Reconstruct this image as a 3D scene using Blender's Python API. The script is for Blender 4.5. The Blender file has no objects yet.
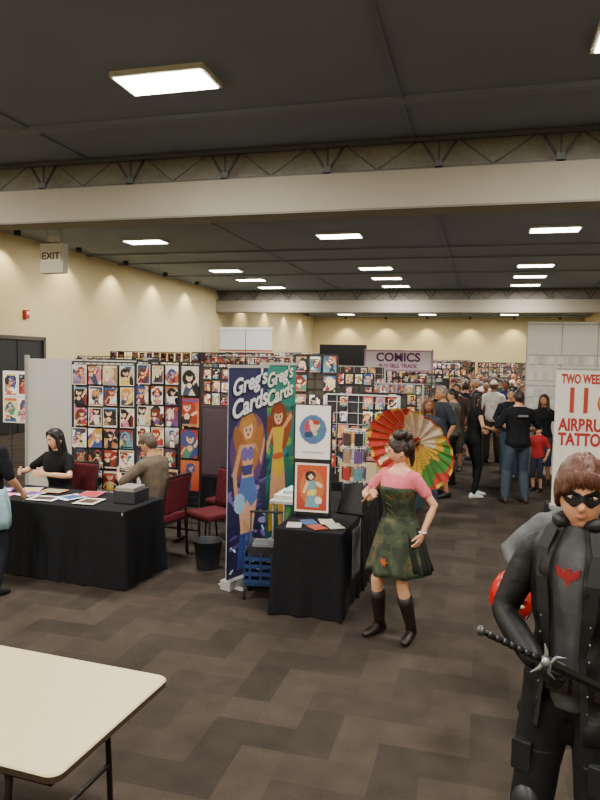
import bpy, bmesh, math, random
import numpy as np
from mathutils import Vector, Matrix, noise
R0=random.Random(7)
V=Vector
SC=bpy.context.scene.collection
# ---------------------------------------------------------------- colour / materials
def lin(c):
    if isinstance(c,str):
        c=c.lstrip('#'); c=[int(c[i:i+2],16)/255 for i in (0,2,4)]
    return tuple((x/12.92 if x<=.04045 else ((x+.055)/1.055)**2.4) for x in c)
MC={}
def mat(name,col=None,rough=.7,metal=0,var=.12,scale=20,bump=0,emit=0,spec=.4,attr=False,stretch=None):
    key=(name,str(col),rough,metal)
    if key in MC: return MC[key]
    m=bpy.data.materials.new(name); m.use_nodes=True; nt=m.node_tree; b=nt.nodes['Principled BSDF']
    b.inputs['Roughness'].default_value=rough; b.inputs['Metallic'].default_value=metal
    b.inputs['Specular IOR Level'].default_value=spec
    tc=nt.nodes.new('ShaderNodeTexCoord'); nz=nt.nodes.new('ShaderNodeTexNoise'); nz.inputs['Scale'].default_value=scale
    nz.inputs['Detail'].default_value=4
    if stretch:
        mp=nt.nodes.new('ShaderNodeMapping'); mp.inputs['Scale'].default_value=stretch
        nt.links.new(tc.outputs['Object'],mp.inputs[0]); nt.links.new(mp.outputs[0],nz.inputs['Vector'])
    else: nt.links.new(tc.outputs['Object'],nz.inputs['Vector'])
    mr=nt.nodes.new('ShaderNodeMapRange'); mr.inputs['To Min'].default_value=1-var; mr.inputs['To Max'].default_value=1+var
    mr.inputs['From Min'].default_value=.3; mr.inputs['From Max'].default_value=.7
    nt.links.new(nz.outputs['Fac'],mr.inputs['Value'])
    mx=nt.nodes.new('ShaderNodeVectorMath'); mx.operation='SCALE'
    if attr:
        at=nt.nodes.new('ShaderNodeAttribute'); at.attribute_name='Paint'; nt.links.new(at.outputs['Color'],mx.inputs[0])
    else:
        mx.inputs[0].default_value=lin(col)
    nt.links.new(mr.outputs[0],mx.inputs['Scale']); nt.links.new(mx.outputs[0],b.inputs['Base Color'])
    if emit:
        b.inputs['Emission Color'].default_value=(*lin(col),1); b.inputs['Emission Strength'].default_value=emit
    if bump:
        bp=nt.nodes.new('ShaderNodeBump'); bp.inputs['Strength'].default_value=bump; bp.inputs['Distance'].default_value=.02
        nt.links.new(nz.outputs['Fac'],bp.inputs['Height']); nt.links.new(bp.outputs[0],b.inputs['Normal'])
    MC[key]=m; return m
def painted(): return mat('painted_surface',rough=.6,var=.04,attr=True)
def painted_gloss(): return mat('painted_gloss',rough=.3,var=.04,attr=True)
def cloth(c): return mat('cloth',c,rough=.85,var=.18,scale=14,bump=.25,spec=.2)
def skinm(c): return mat('skin',c,rough=.5,var=.05,scale=30,spec=.35)
def hairm(c): return mat('hair',c,rough=.5,var=.45,scale=60,stretch=(1,1,.15),bump=.4)
# ---------------------------------------------------------------- mesh accumulator
def frames(pts):
    T=[]
    for i in range(len(pts)):
        a=pts[max(0,i-1)]; b=pts[min(len(pts)-1,i+1)]; t=(b-a)
        T.append(t.normalized() if t.length>1e-9 else V((0,0,1)))
    n=T[0].cross(V((1,0,0)) if abs(T[0].x)<.8 else V((0,1,0))).normalized(); out=[]
    for t in T:
        n=(n-t*n.dot(t)).normalized(); out.append((t,n,t.cross(n)))
    return out
class CM:
    def __init__(s): s.v=[];s.f=[];s.c=[];s.sm=[]
    def add(s,vs,fs,col,smooth=False):
        o=len(s.v); s.v+=[tuple(p) for p in vs]; col=lin(col)
        for f in fs: s.f.append(tuple(i+o for i in f)); s.c.append(col); s.sm.append(smooth)
        return s
    def box(s,c,size,col,M=None):
        x,y,z=[a/2 for a in size]; c=V(c)
        vs=[V((i*x,j*y,k*z)) for i in(-1,1) for j in(-1,1) for k in(-1,1)]
        vs=[c+((M@p) if M else p) for p in vs]
        return s.add(vs,[(0,1,3,2),(4,6,7,5),(0,4,5,1),(2,3,7,6),(0,2,6,4),(1,5,7,3)],col)
    def loft(s,rings,col,cap=True,closed=True,smooth=True):
        n=len(rings[0]); vs=[p for r in rings for p in r]; fs=[]
        m=n if closed else n-1
        for i in range(len(rings)-1):
            for j in range(m):
                k=(j+1)%n; fs.append((i*n+j,i*n+k,(i+1)*n+k,(i+1)*n+j))
        if cap: fs.append(tuple(range(n-1,-1,-1))); fs.append(tuple((len(rings)-1)*n+j for j in range(n)))
        return s.add(vs,fs,col,smooth)
    def tube(s,pts,r,col='#808080',n=10,rnd=True,flat=1.0,smooth=True):
        pts=[V(p) for p in pts]
        if not hasattr(r,'__len__'): r=[r]*len(pts)
        fr=frames(pts); rings=[]
        def ring(p,f,rr): return [p+f[1]*rr*math.cos(2*math.pi*j/n)*flat+f[2]*rr*math.sin(2*math.pi*j/n) for j in range(n)]
        if rnd:
            for q,w in ((.95,.3),(.7,.72)): rings.append(ring(pts[0]-fr[0][0]*r[0]*q,fr[0],r[0]*w))
        for p,f,rr in zip(pts,fr,r): rings.append(ring(p,f,rr))
        if rnd:
            for q,w in ((.7,.72),(.95,.3)): rings.append(ring(pts[-1]+fr[-1][0]*r[-1]*q,fr[-1],r[-1]*w))
        return s.loft(rings,col,smooth=smooth)
    def ell(s,c,rad,col,M=None,nu=12,nv=8):
        c=V(c); rings=[]
        for i in range(nv+1):
            th=math.pi*(i+.15)/(nv+.3)
            rg=[]
            for j in range(nu):
                p=V((rad[0]*math.sin(th)*math.cos(2*math.pi*j/nu),rad[1]*math.sin(th)*math.sin(2*math.pi*j/nu),rad[2]*math.cos(th)))
                rg.append(c+((M@p) if M else p))
            rings.append(rg)
        return s.loft(rings,col)
    def canvas(s,cv,o,r,u):
        o,r,u=V(o),V(r),V(u); a=cv.a; h,w,_=a.shape; b=len(s.v)
        for i in range(h+1):
            for j in range(w+1): s.v.append(tuple(o+r*(j/w)+u*(i/h)))
        for i in range(h):
            for j in range(w):
                k=b+i*(w+1)+j; s.f.append((k,k+1,k+w+2,k+w+1)); s.c.append(tuple(a[i,j])); s.sm.append(False)
        return s
    def build(s,name,m=None,loc=(0,0,0),yaw=0,parent=None,bevel=0,remesh=0,disp=0,recalc=False,subd=0,smooth_it=3,solid=0,scale=1):
        me=bpy.data.meshes.new(name)
        me.from_pydata(s.v,[],s.f)
        me.polygons.foreach_set('use_smooth',s.sm)
        at=me.attributes.new('Paint','FLOAT_COLOR','FACE')
        at.data.foreach_set('color',np.array([(*c,1) for c in s.c],dtype=np.float32).ravel())
        if recalc:
            bm=bmesh.new(); bm.from_mesh(me); bmesh.ops.recalc_face_normals(bm,faces=bm.faces); bm.to_mesh(me); bm.free()
        me.materials.append(m or painted())
        ob=bpy.data.objects.new(name,me); SC.objects.link(ob); ob.location=loc; ob.rotation_euler[2]=math.radians(yaw); ob.scale=(scale,)*3
        if parent: ob.parent=parent
        if remesh:
            md=ob.modifiers.new('r','REMESH'); md.mode='VOXEL'; md.voxel_size=remesh; md.use_smooth_shade=True
            md=ob.modifiers.new('s','SMOOTH'); md.factor=.5; md.iterations=smooth_it
        if solid:
            md=ob.modifiers.new('so','SOLIDIFY'); md.thickness=solid; md.offset=0
        if disp:
            md=ob.modifiers.new('d','DISPLACE'); md.texture=wr_tex(); md.strength=disp; md.mid_level=.5; md.texture_coords='LOCAL'
        if bevel:
            md=ob.modifiers.new('b','BEVEL'); md.width=bevel; md.segments=2; md.limit_method='ANGLE'
        if subd:
            md=ob.modifiers.new('su','SUBSURF'); md.levels=subd; md.render_levels=subd
        return ob
_wt=[]
def wr_tex():
    if not _wt:
        t=bpy.data.textures.new('wrinkle','CLOUDS'); t.noise_scale=.09; t.noise_depth=2; _wt.append(t)
    return _wt[0]
def empty(name,loc=(0,0,0),yaw=0):
    e=bpy.data.objects.new(name,None); SC.objects.link(e); e.location=loc; e.rotation_euler[2]=math.radians(yaw); e.empty_display_size=.1; return e
# ---------------------------------------------------------------- painting
class Cv:
    def __init__(s,w,h,bg='#ffffff',bg2=None):
        s.w,s.h=w,h; s.a=np.zeros((h,w,3))
        y,x=np.mgrid[0:h,0:w]; s.u=(x+.5)/w; s.vv=(y+.5)/h
        b1=np.array(lin(bg)); b2=np.array(lin(bg2 or bg)); s.a[:]=b1*(1-s.vv[...,None])+b2*s.vv[...,None]
    def zoom(s,cx,cy,k):
        s.u=(s.u-.5)/k+cx; s.vv=(s.vv-.5)/k+cy; return s
    def ell(s,cx,cy,rx,ry,col,rot=0):
        asp=s.h/s.w; dx=s.u-cx; dy=(s.vv-cy)*asp; c,q=math.cos(rot),math.sin(rot)
        X=(dx*c+dy*q)/rx; Y=(-dx*q+dy*c)/(ry*asp); s.a[X*X+Y*Y<1]=lin(col); return s
    def poly(s,pts,col):
        ins=np.zeros(s.u.shape,bool); n=len(pts)
        for i in range(n):
            x1,y1=pts[i]; x2,y2=pts[(i+1)%n]
            if y1==y2: continue
            c=((y1>s.vv)!=(y2>s.vv))&(s.u<(x2-x1)*(s.vv-y1)/(y2-y1)+x1); ins^=c
        s.a[ins]=lin(col); return s
    def rect(s,x0,y0,x1,y1,col):
        s.a[(s.u>=x0)&(s.u<x1)&(s.vv>=y0)&(s.vv<y1)]=lin(col); return s
    def speck(s,amt,rn):
        s.a=np.clip(s.a*(1+amt*(np.random.RandomState(rn).rand(s.h,s.w,1)-.5)),0,1); return s
PAL=['#b03a34','#c8924a','#35588c','#48806a','#6a4a86','#c87a92','#20242e','#e4ddcc','#6a9fb0','#7c2a30','#b8643a','#d8bf62','#3a4560','#d8d8da','#a08464','#4a3a34','#1c1e26']
SK=['#e8bf9c','#d8a680','#ecccb0']; HR=['#6a2a18','#1a1416','#c88f42','#9a3420','#d8c49a','#3a4480','#241a1c']
def figure_art(w,h,seed,bgc=None):
    r=random.Random(seed); cv=Cv(w,h,r.choice(PAL),r.choice(PAL))
    if r.random()<.3: cv=Cv(w,h,'#e6e2da','#efece4')
    if bgc: cv=Cv(w,h,*bgc)
    u0,v0=cv.u.copy(),cv.vv.copy()
    k=r.choice((1.0,1.15,1.5,1.9,2.3)); cy=.5 if k<1.2 else r.uniform(.58,.66); cv.zoom(.5+r.uniform(-.08,.08),cy,k)
    for _ in range(3 if not bgc else 0): cv.ell(r.random(),r.random(),r.uniform(.1,.4),r.uniform(.05,.2),r.choice(PAL),r.uniform(-1,1))
    cx=.5+r.uniform(-.08,.08)
    if not bgc: cv.ell(cx,r.uniform(.45,.65),r.uniform(.2,.42),r.uniform(.18,.34),r.choice(PAL))
    hy=r.uniform(.66,.76); hc=r.choice(HR); sk=r.choice(SK); co=r.choice(PAL); c2=r.choice(PAL)
    cv.ell(cx+r.uniform(-.05,.05),hy-.02,.2,.15,hc,r.uniform(-.4,.4)); cv.ell(cx+r.choice((-1,1))*.16,hy-.16,.1,.2,hc,r.uniform(-.9,.9))
    ln=r.uniform(-.2,.2)
    cv.poly([(cx-.13,hy-.12),(cx+.13,hy-.12),(cx+.08+ln,.36),(cx+.16+ln,.2),(cx+.14+2*ln,-.02),(cx+.03+2*ln,-.02),(cx+ln,.22),(cx-.08+ln,-.02),(cx-.18+ln,-.02),(cx-.15+ln,.22),(cx-.08+ln,.36)],co)
    ah=r.uniform(-.3,.25)
    cv.poly([(cx-.14,hy-.14),(cx-.08,hy-.12),(cx-.22,.42),(cx-.30,.40)],sk); cv.poly([(cx+.14,hy-.14),(cx+.08,hy-.12),(cx+.24,hy+ah),(cx+.3,hy+ah-.03)],sk)
    cv.ell(cx,hy-.15,.07,.05,sk); cv.ell(cx,hy,.095,.075,sk,r.uniform(-.3,.3)); cv.ell(cx,hy+.05,.11,.04,hc,r.uniform(-.3,.3)); cv.ell(cx+ln,.33,.13,.04,c2,r.uniform(-.5,.5))
    if w>12:
        cv.ell(cx-.035,hy,.018,.01,'#181818'); cv.ell(cx+.035,hy,.018,.01,'#181818'); cv.ell(cx,hy-.035,.03,.008,'#a03038')
    cv.u,cv.vv=u0,v0
    if r.random()<.35: cv.rect(.05,.88,.95,.98,r.choice(PAL))
    if r.random()<.3: cv.rect(.05,.02,.95,.1,r.choice(PAL))
    cv.speck(.3,seed%1000)
    if r.random()<.4 and w>12:
        for e in ((0,0,.05,1),(.95,0,1,1),(0,0,1,.04),(0,.96,1,1)): cv.rect(*e,'#e8e6e0')
    return cv
# ---------------------------------------------------------------- people
TM=[(-.11,.10,.085,0),(-.05,.155,.11,-.005),(0,.168,.115,-.01),(.08,.158,.108,0),(.18,.145,.10,.005),(.30,.158,.112,.01),(.40,.172,.122,.012),(.48,.176,.112,.004),(.53,.145,.085,-.004),(.57,.085,.065,-.006),(.60,.055,.055,0)]
TF=[(-.11,.11,.09,0),(-.05,.165,.12,-.01),(0,.172,.122,-.015),(.08,.150,.105,-.005),(.17,.122,.09,0),(.27,.132,.10,.01),(.37,.148,.128,.022),(.43,.150,.115,.012),(.49,.148,.095,0),(.53,.120,.075,-.004),(.565,.07,.055,-.006),(.60,.045,.048,0)]
def trow(t,tab):
    if t<=tab[0][0]: return tab[0][1:]
    for a,b in zip(tab,tab[1:]):
        if t<=b[0]:
            k=(t-a[0])/(b[0]-a[0]); k=k*k*(3-2*k)*.5+k*.5
            return tuple(x+(y-x)*k for x,y in zip(a[1:],b[1:]))
    return tab[-1][1:]
def spine_fn(P,lean,side=0):
    st=.01; arr=[]
    for i in range(-15,75):
        t=i*st; k=min(1,max(0,(t+.02)/.3)); a=lean*k; b=side*k
        d=V((math.sin(b),math.sin(a)*math.cos(b),math.cos(a)*math.cos(b))).normalized(); arr.append((t,d))
    pos=[None]*len(arr); i0=15; pos[i0]=V(P)
    for i in range(i0+1,len(arr)): pos[i]=pos[i-1]+arr[i-1][1]*st
    for i in range(i0-1,-1,-1): pos[i]=pos[i+1]-arr[i][1]*st
    def sp(t):
        i=max(0,min(len(arr)-1,int(round(t/st))+15)); return pos[i],arr[i][1]
    return sp
def torso(cm,sp,tab,t0,t1,inf=0,n=24,flare=0):
    rings=[];N=max(3,int((t1-t0)/.03))
    for i in range(N+1):
        t=t0+(t1-t0)*i/N; c,d=sp(t); w,dp,yo=trow(t,tab)
        w+=inf; dp+=inf
        x=V((1,0,0)); x=(x-d*x.dot(d)).normalized(); fw=d.cross(x)
        rings.append([c+fw*yo+x*w*math.copysign(abs(math.cos(a))**.85,math.cos(a))+fw*dp*math.copysign(abs(math.sin(a))**.9,math.sin(a)) for a in [2*math.pi*j/n for j in range(n)]])
    cm.loft(rings,'#808080')
def ik(a,c,l1,l2,pole):
    a,c=V(a),V(c); d=c-a; L=min(d.length,(l1+l2)*.998); d=d.normalized(); c2=a+d*L
    x=(l1*l1-l2*l2+L*L)/(2*L); h=math.sqrt(max(0,l1*l1-x*x)); p=V(pole); p=(p-d*p.dot(d)).normalized()
    return a+d*x+p*h,c2
def hp(d,nose=True):
    x,y,z=d; px=.077*x; pz=.118*z; py=.097*y
    if z<0: px*=1-.28*(-z)**1.4
    if y<0 and z<0: py*=1-.38*(-z)
    if y>0:
        py=.095*y**.72
        if z<0: py*=1-.06*(-z)
        if nose:
            g=lambda cx,cz,sx,sz: math.exp(-((x-cx)/sx)**2-((z-cz)/sz)**2)
            py+=.022*g(0,-.27,.12,.11)+.012*g(0,-.08,.10,.2)
            py-=.009*(g(.38,.03,.18,.12)+g(-.38,.03,.18,.12))
            py+=.005*g(0,.2,.5,.09)+.006*g(0,-.56,.22,.07)-.004*g(0,-.68,.25,.05)+.007*g(0,-.88,.28,.12)
    return V((px,py,pz))
def ss(x): x=max(0,min(1,x)); return x*x*(3-2*x)
def interp(x,t):
    for a,b in zip(t,t[1:]):
        if x<=b[0]: return a[1]+(b[1]-a[1])*(x-a[0])/(b[0]-a[0])
    return t[-1][1]
def sph_grid(nu,nv):
    for i in range(nv+1):
        th=math.pi*(i+.1)/(nv+.2)
        yield [V((math.sin(th)*math.sin(2*math.pi*j/nu),math.sin(th)*math.cos(2*math.pi*j/nu),math.cos(th))) for j in range(nu)]
def hand(cm,w,d,s,right,curl=.35,k=1.0,col='#808080'):
    d=V(d).normalized(); s=V(s); s=(s-d*s.dot(d)).normalized(); n=d.cross(s)*(1 if right else -1)
    w=V(w); rings=[]
    for t,ww,tt in ((-.02,.024,.019),(.01,.027,.019),(.035,.038,.018),(.065,.042,.016),(.088,.041,.013),(.097,.036,.009)):
        c=w+d*t*k
        rings.append([c+s*ww*k*math.cos(a)+n*tt*k*math.sin(a) for a in [2*math.pi*j/12 for j in range(12)]])
    cm.loft(rings,col)
    for off,L,r in ((.031,.070,.0092),(.0105,.079,.0095),(-.010,.073,.0092),(-.030,.057,.0082)):
        p=w+d*.085*k+s*off*k; pts=[p-d*.02*k,p]; a=curl*.5; rr=[r*k,r*k]; q=p
        for m,seg in enumerate((.42,.33,.25)):
            dr=d*math.cos(a)-n*math.sin(a)+s*off*1.2; q=q+dr.normalized()*L*seg*k; pts.append(q); rr.append(r*k*(.95-.1*m)); a+=curl
        cm.tube(pts,rr,col,n=8)
    p=w+d*.028*k+s*.026*k; d1=(d*.75+s*.75-n*.25).normalized(); d2=(d*.95+s*.25*(1-curl*.5)-n*.4*(1+curl*.3)).normalized()
    cm.tube([p,p+d1*.035*k,p+d1*.035*k+d2*.03*k,p+d1*.035*k+d2*.055*k],[.014*k,.0125*k,.0105*k,.0085*k],col,n=8)
def person(name,loc,yaw=180,h=1.75,fem=False,skin='#d9a883',hair=('short','#2a1c16'),top=('#22252b',.45),bottom=('pants','#2c3444'),shoe='#1a1a1c',
           P=(0,0,.95),lean=0.0,side=0.0,wr=None,wl=None,pr=(.6,-.7,-.2),pl=(-.6,-.7,-.2),ar=None,al=None,kr=(0.05,1,0),kl=(-.05,1,0),hy=0,hpit=0,
           vox=.018,curl=(.35,.35),hsr=None,hsl=None,glove=None,mask=False,beard=None,boots=False,footyaw=(0,0),hdr=None,hdl=None,build=1.0,hi=False,brow='#2a1a12',armk=1.0,headk=1.0):
    s=h/1.75; E=empty(name,loc,yaw); E.scale=(s,s,s)
    tab=TF if fem else TM; tab=[(t,w*build,d*build,y) for t,w,d,y in tab]
    sp=spine_fn(P,lean,side); g=(.86 if fem else 1.0)*armk; sx=(.148 if fem else .178)*(.5+.5*build)
    sk=skinm(skin)
    c49,d49=sp(.485); X=V((1,0,0)); X=(X-d49*X.dot(d49)).normalized()
    SR=c49+X*sx; SL=c49-X*sx
    WR=V(wr) if wr else V((.25,.04,.94)); WL=V(wl) if wl else V((-.25,.04,.94))
    ER,WR=ik(SR,WR,.285,.255,pr); EL,WL=ik(SL,WL,.285,.255,pl)
    Pv=V(P); HRt=Pv+V((.09,0,-.03)); HLt=Pv+V((-.09,0,-.03))
    AR=V(ar) if ar else V((.11,-.02,.085)); AL=V(al) if al else V((-.11,.0,.085))
    KR,AR=ik(HRt,AR,.43,.42,kr); KL,AL=ik(HLt,AL,.43,.42,kl)
    def arm(cm,S,Eb,W,f=1.0,frac=1.0,inf=0):
        pts=[S-(S-c49)*.25,S,S.lerp(Eb,.5),Eb]; rr=[.05,.055,.047,.039]
        if frac>.5: pts+=[Eb.lerp(W,.35),Eb.lerp(W,min(1,(frac-.5)*2))]; k=min(1,(frac-.5)*2); rr+=[.040,.040*(1-k)+.027*k]
        else: pts=[pts[0],S,S.lerp(Eb,frac),S.lerp(Eb,frac*2)]; 
        cm.tube(pts,[r*g*(.6+.4*build)+inf for r in rr],n=12)
    def leg(cm,Hh,K,A,inf=0,frac=1.0,wide=0):
        pts=[Hh,Hh.lerp(K,.5),K]; rr=[.088,.076,.057]
        if frac>.5: pts+=[K.lerp(A,.32),K.lerp(A,.98 if frac>=1 else (frac-.5)*2)]; rr+=[.056,.038 if frac>=1 else .048]
        cm.tube(pts,[r*(.95 if fem else 1)*(.6+.4*build)+inf+wide*i for i,r in enumerate(rr)],n=14)
    # body (skin)
    cm=CM(); torso(cm,sp,tab,-.10,.59,-.006)
    c1,_=sp(.54); c2,d2=sp(.66); hc=c2+d2*.035+V((0,.018,0))
    gn=.86 if fem else 1
    cm.tube([c1,c2,c2+d2*.03+V((0,.01,0))],[.056*gn,.05*gn,.052*gn],n=14)
    arm(cm,SR,ER,WR); arm(cm,SL,EL,WL); leg(cm,HRt,KR,AR); leg(cm,HLt,KL,AL)
    cm.build('body',sk,parent=E,remesh=vox,recalc=True)
    # hands
    cm=CM()
    for W,Eb,rt,cu,hs,hd in ((WR,ER,True,curl[0],hsr,hdr),(WL,EL,False,curl[1],hsl,hdl)):
        d=V(hd) if hd else (W-Eb).normalized()
        q=V(hs) if hs else (V((0,0,1)) if abs(d.normalized().y)>.6 or abs(d.normalized().x)>.75 else V((0,1,.1)))
        hand(cm,W,d,q,rt,cu,.93 if fem else 1.0)
    cm.build('hands',mat('leather_glove',glove,rough=.5,bump=.2) if glove else sk,parent=E,remesh=(.0045 if hi else 0),smooth_it=1,recalc=True)
    # head
    Hm=Matrix.Translation(hc)@Matrix.Rotation(math.radians(hy),4,'Z')@Matrix.Rotation(math.radians(hpit),4,'X')
    fs=(.95 if fem else 1.0)*headk
    tr=lambda p:Hm@(p*fs)
    nu,nv=(64,48) if hi else (32,24)
    cm=CM(); cm.loft([[tr(hp(d)) for d in rg] for rg in sph_grid(nu,nv)],'#808080')
    for sd in (-1,1):
        Rm=(Hm.to_3x3()@Matrix.Rotation(math.radians(20*sd),3,'Z'))
        cm.ell(tr(V((sd*.076,-.008,-.012))),(.010,.02,.032),'#808080',M=Rm,nu=12,nv=8)
    cm.build('head',sk,parent=E,recalc=True)
    cm=CM()
    for sd in (-1,1):
        e=hp(V((sd*.38,.92,.035)).normalized())
        if mask: 
            e=e+V((0,.004,0)); cm.ell(tr(e+V((0,-.003,0))),(.019,.006,.0095),skin,M=Hm.to_3x3(),nu=16)
        cm.ell(tr(e+V((0,-.001,0))),(.0135,.007,.0065),'#d8d2ca',M=Hm.to_3x3()); cm.ell(tr(e+V((0,.0045,0))),(.0056,.0035,.006),'#2a1c14',M=Hm.to_3x3())
        b0=[hp(V((sd*x,.9,z)).normalized())+V((0,.003,0)) for x,z in ((.16,.19),(.35,.235),(.55,.18))]
        if not mask: cm.tube([tr(p) for p in b0],[.003,.0042,.002],brow,n=6)
    ml=[hp(V((x,.82,z)).normalized())+V((0,.0015,0)) for x,z in ((-.24,-.50),(-.1,-.51),(0,-.515),(.1,-.51),(.24,-.50))]
    cm.tube([tr(p) for p in ml],[.002,.0052,.0058,.0052,.002],'#a86058' if not fem else '#a83040',n=8)
    cm.build('face_features',painted_gloss() if not mask else painted(),parent=E,recalc=True)
    if beard:
        cm=CM(); rings=[]
        for rg in sph_grid(32,24):
            row=[]
            for d in rg:
                az=abs(math.atan2(d.x,d.y)); m=ss((-d.z-.34)/.12)*ss((1.7-az)/.3); mo=math.exp(-((d.x)/.26)**2-((d.z+.56)/.09)**2)
                m*=1-(mo if d.y>0 else 0); row.append(tr(hp(d)*(1+(.07*m if m>.05 else -.15))))
            rings.append(row)
        cm.loft(rings,'#808080'); cm.build('beard',hairm(beard),parent=E,recalc=True)
    if mask:
        cm=CM(); NX,NZ=44,14; rings=[]
        for i in range(NX+1):
            x=-.88+1.76*i/NX; ax=abs(x)
            up=.17+.10*math.exp(-((ax-.55)/.22)**2)-.06*math.exp(-(ax/.1)**2); dn=-.12-.12*math.exp(-((ax-.36)/.2)**2)+.08*math.exp(-(ax/.12)**2)
            tp=ss((.92-ax)/.3); up=.12+(up-.12)*tp; dn=.09+(dn-.09)*tp
            row=[]
            for k in range(NZ+1):
                z=dn+(up-dn)*k/NZ; y=math.sqrt(max(.02,1-x*x-z*z)); row.append(tr(hp(V((x,y,z)))*1.012+V((0,.0025,0))))
            rings.append(row)
        cm.loft(rings,'#0c0c0e',cap=False,closed=False); cm.build('domino_mask',mat('mask_black','#0b0b0d',rough=.75),parent=E,solid=.003)
    # hair
    st,hcx=hair
    if st!='bald':
        cm=CM(); rings=[]
        front=.40 if st=='fringe' else .60
        tabl=[(0,front),(.5,front-.12),(1.0,.18),(1.35,-.10 if st!='short' else .0),(1.75,-.16 if st!='fringe' else -.3),(2.2,-.5),(3.2,-.62)]
        vol={'fringe':.18,'long':.17,'pony':.12,'bun':.15}.get(st,.11)
        for rg in sph_grid(72 if hi else 28,54 if hi else 20):
            row=[]
            for d in rg:
                sx_=d.x if st=='fringe' else 0
                az=abs(math.atan2(d.x,d.y)); nz=noise.noise(d*4+V((seedof(name),0,0)))
                nz2=noise.noise(V((d.x*12+d.z*5,d.y*12,d.z*1.5)))
                m=ss((d.z-interp(az,tabl)+.30*sx_*(d.y>0)+nz*.10+nz2*.14*(st=='fringe'))/.10)
                row.append(tr(hp(d,False)*(1+(-.14+(vol+.14+nz*.05+nz2*.035)*m))))
            rings.append(row)
        cm.loft(rings,'#808080')
        if st=='fringe':
            for i in range(13):
                t=i/12; x0=.05-.10*t; d0=V((x0/.09,.75,.62)).normalized(); 
                p0=hp(d0,False)*1.15; e_=V((x0/.09*1.15-.12,.95,.30+.05*math.sin(i*2.3))).normalized(); p2=hp(e_,False)*1.13; p1=(p0+p2)*.5*1.03
                cm.tube([tr(p0),tr(p1),tr(p2)],[.011,.010,.003],n=6)
        if st in('long',):
            rings=[]
            for i in range(10):
                k=i/9; z=.06-.42*k; w=.082+.025*k-.03*max(0,k-.8)*5*.5; dd=.058-.012*k
                rings.append([tr(V((w*math.cos(a)*(1+.04*math.sin(a*9+i)),-.048-.02*k+dd*math.sin(a),z))) for a in [2*math.pi*j/28 for j in range(28)]])
            cm.loft(rings,'#808080')
            for sd in(-1,1): cm.tube([tr(V(p)) for p in ((sd*.05,.06,.09),(sd*.076,.03,.03),(sd*.09,.02,-.08),(sd*.098,.02,-.2),(sd*.09,.03,-.32))],[.018,.024,.026,.026,.012],n=10)
        if st=='bun':
            cm.ell(tr(V((0,-.03,.145))),(.065,.065,.045),'#808080',M=Hm.to_3x3(),nu=16,nv=10); cm.ell(tr(V((.02,-.09,.11))),(.05,.05,.05),'#808080'); cm.ell(tr(V((-.04,-.02,.14))),(.04,.04,.04),'#808080')
            cm.ell(tr(V((0,-.10,.02))),(.06,.04,.07),'#808080',M=Hm.to_3x3())
            cm.tube([tr(V(p)) for p in ((0.02,-.10,-.02),(0.03,-.10,-.10),(.03,-.085,-.16))],[.035,.026,.01],n=8)
        if st=='cap':
            rings=[]; cm2=CM()
            for rg in sph_grid(28,20): rings.append([tr(hp(d,False)*(1.13 if d.z>.28 else .85)) for d in rg])
            cm2.loft(rings,'#808080')
            rings=[]
            for k in range(5):
                y=.085+.02*k; rings.append([tr(V((x*(1-.08*k*k*.35),y-.4*abs(x)**1.5*.6,.042-.004*k-1.5*x*x))) for x in [-.065+.13*j/8 for j in range(9)]])
            cm2.loft(rings,'#808080',cap=False,closed=False); cm2.build('baseball_cap',cloth(top[0]),parent=E)
        cm.build('hair',hairm(hcx),parent=E,recalc=True,disp=.005 if hi else 0)
    # top
    tcol,slv=top[0],top[1]; hem=top[2] if len(top)>2 else -.07; nk=top[3] if len(top)>3 else .575
    if tcol:
        cm=CM(); torso(cm,sp,tab,hem,nk,.014)
        if slv>0: 
            arm(cm,SR,ER,WR,frac=slv,inf=.012 if slv>.5 else .016); arm(cm,SL,EL,WL,frac=slv,inf=.012 if slv>.5 else .016)
        cm.build('shirt',cloth(tcol) if not(len(top)>4) else top[4],parent=E,remesh=vox,recalc=True,disp=.014)
    kind,bcol=bottom[0],bottom[1]
    if kind in('pants','shorts','leggings'):
        fr=1.0 if kind!='shorts' else .62
        cm=CM(); torso(cm,sp,tab,-.11,.10,.008); inf=.006 if kind=='leggings' else .014
        for a in((HRt,KR,AR),(HLt,KL,AL)): leg(cm,*a,inf=inf,frac=fr,wide=0 if kind=='leggings' else .003)
        cm.build('pants',cloth(bcol),parent=E,remesh=vox,recalc=True,disp=.01)
    if kind=='skirt':
        L=bottom[2]; cm=CM(); rings=[]
        for i in range(12):
            k=i/11; t=.12-k*(L+.12); 
            c=Pv+V((0,0,t)) if t<0 else sp(t)[0]
            w=.15+.13*k**.8*bottom[3]; d=.115+.14*k**.8*bottom[3]
            rings.append([c+V((w*math.cos(a)*(1+.09*k*math.sin(a*9)),d*math.sin(a)*(1+.09*k*math.sin(a*9+1)),.012*k*math.sin(a*7))) for a in [2*math.pi*j/72 for j in range(72)]])
        cm.loft(rings,'#808080',cap=False); cm.build('skirt',bottom[4] if len(bottom)>4 else cloth(bcol),parent=E,solid=.006)
    # shoes
    cm=CM(); gs=.88 if fem else 1
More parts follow.
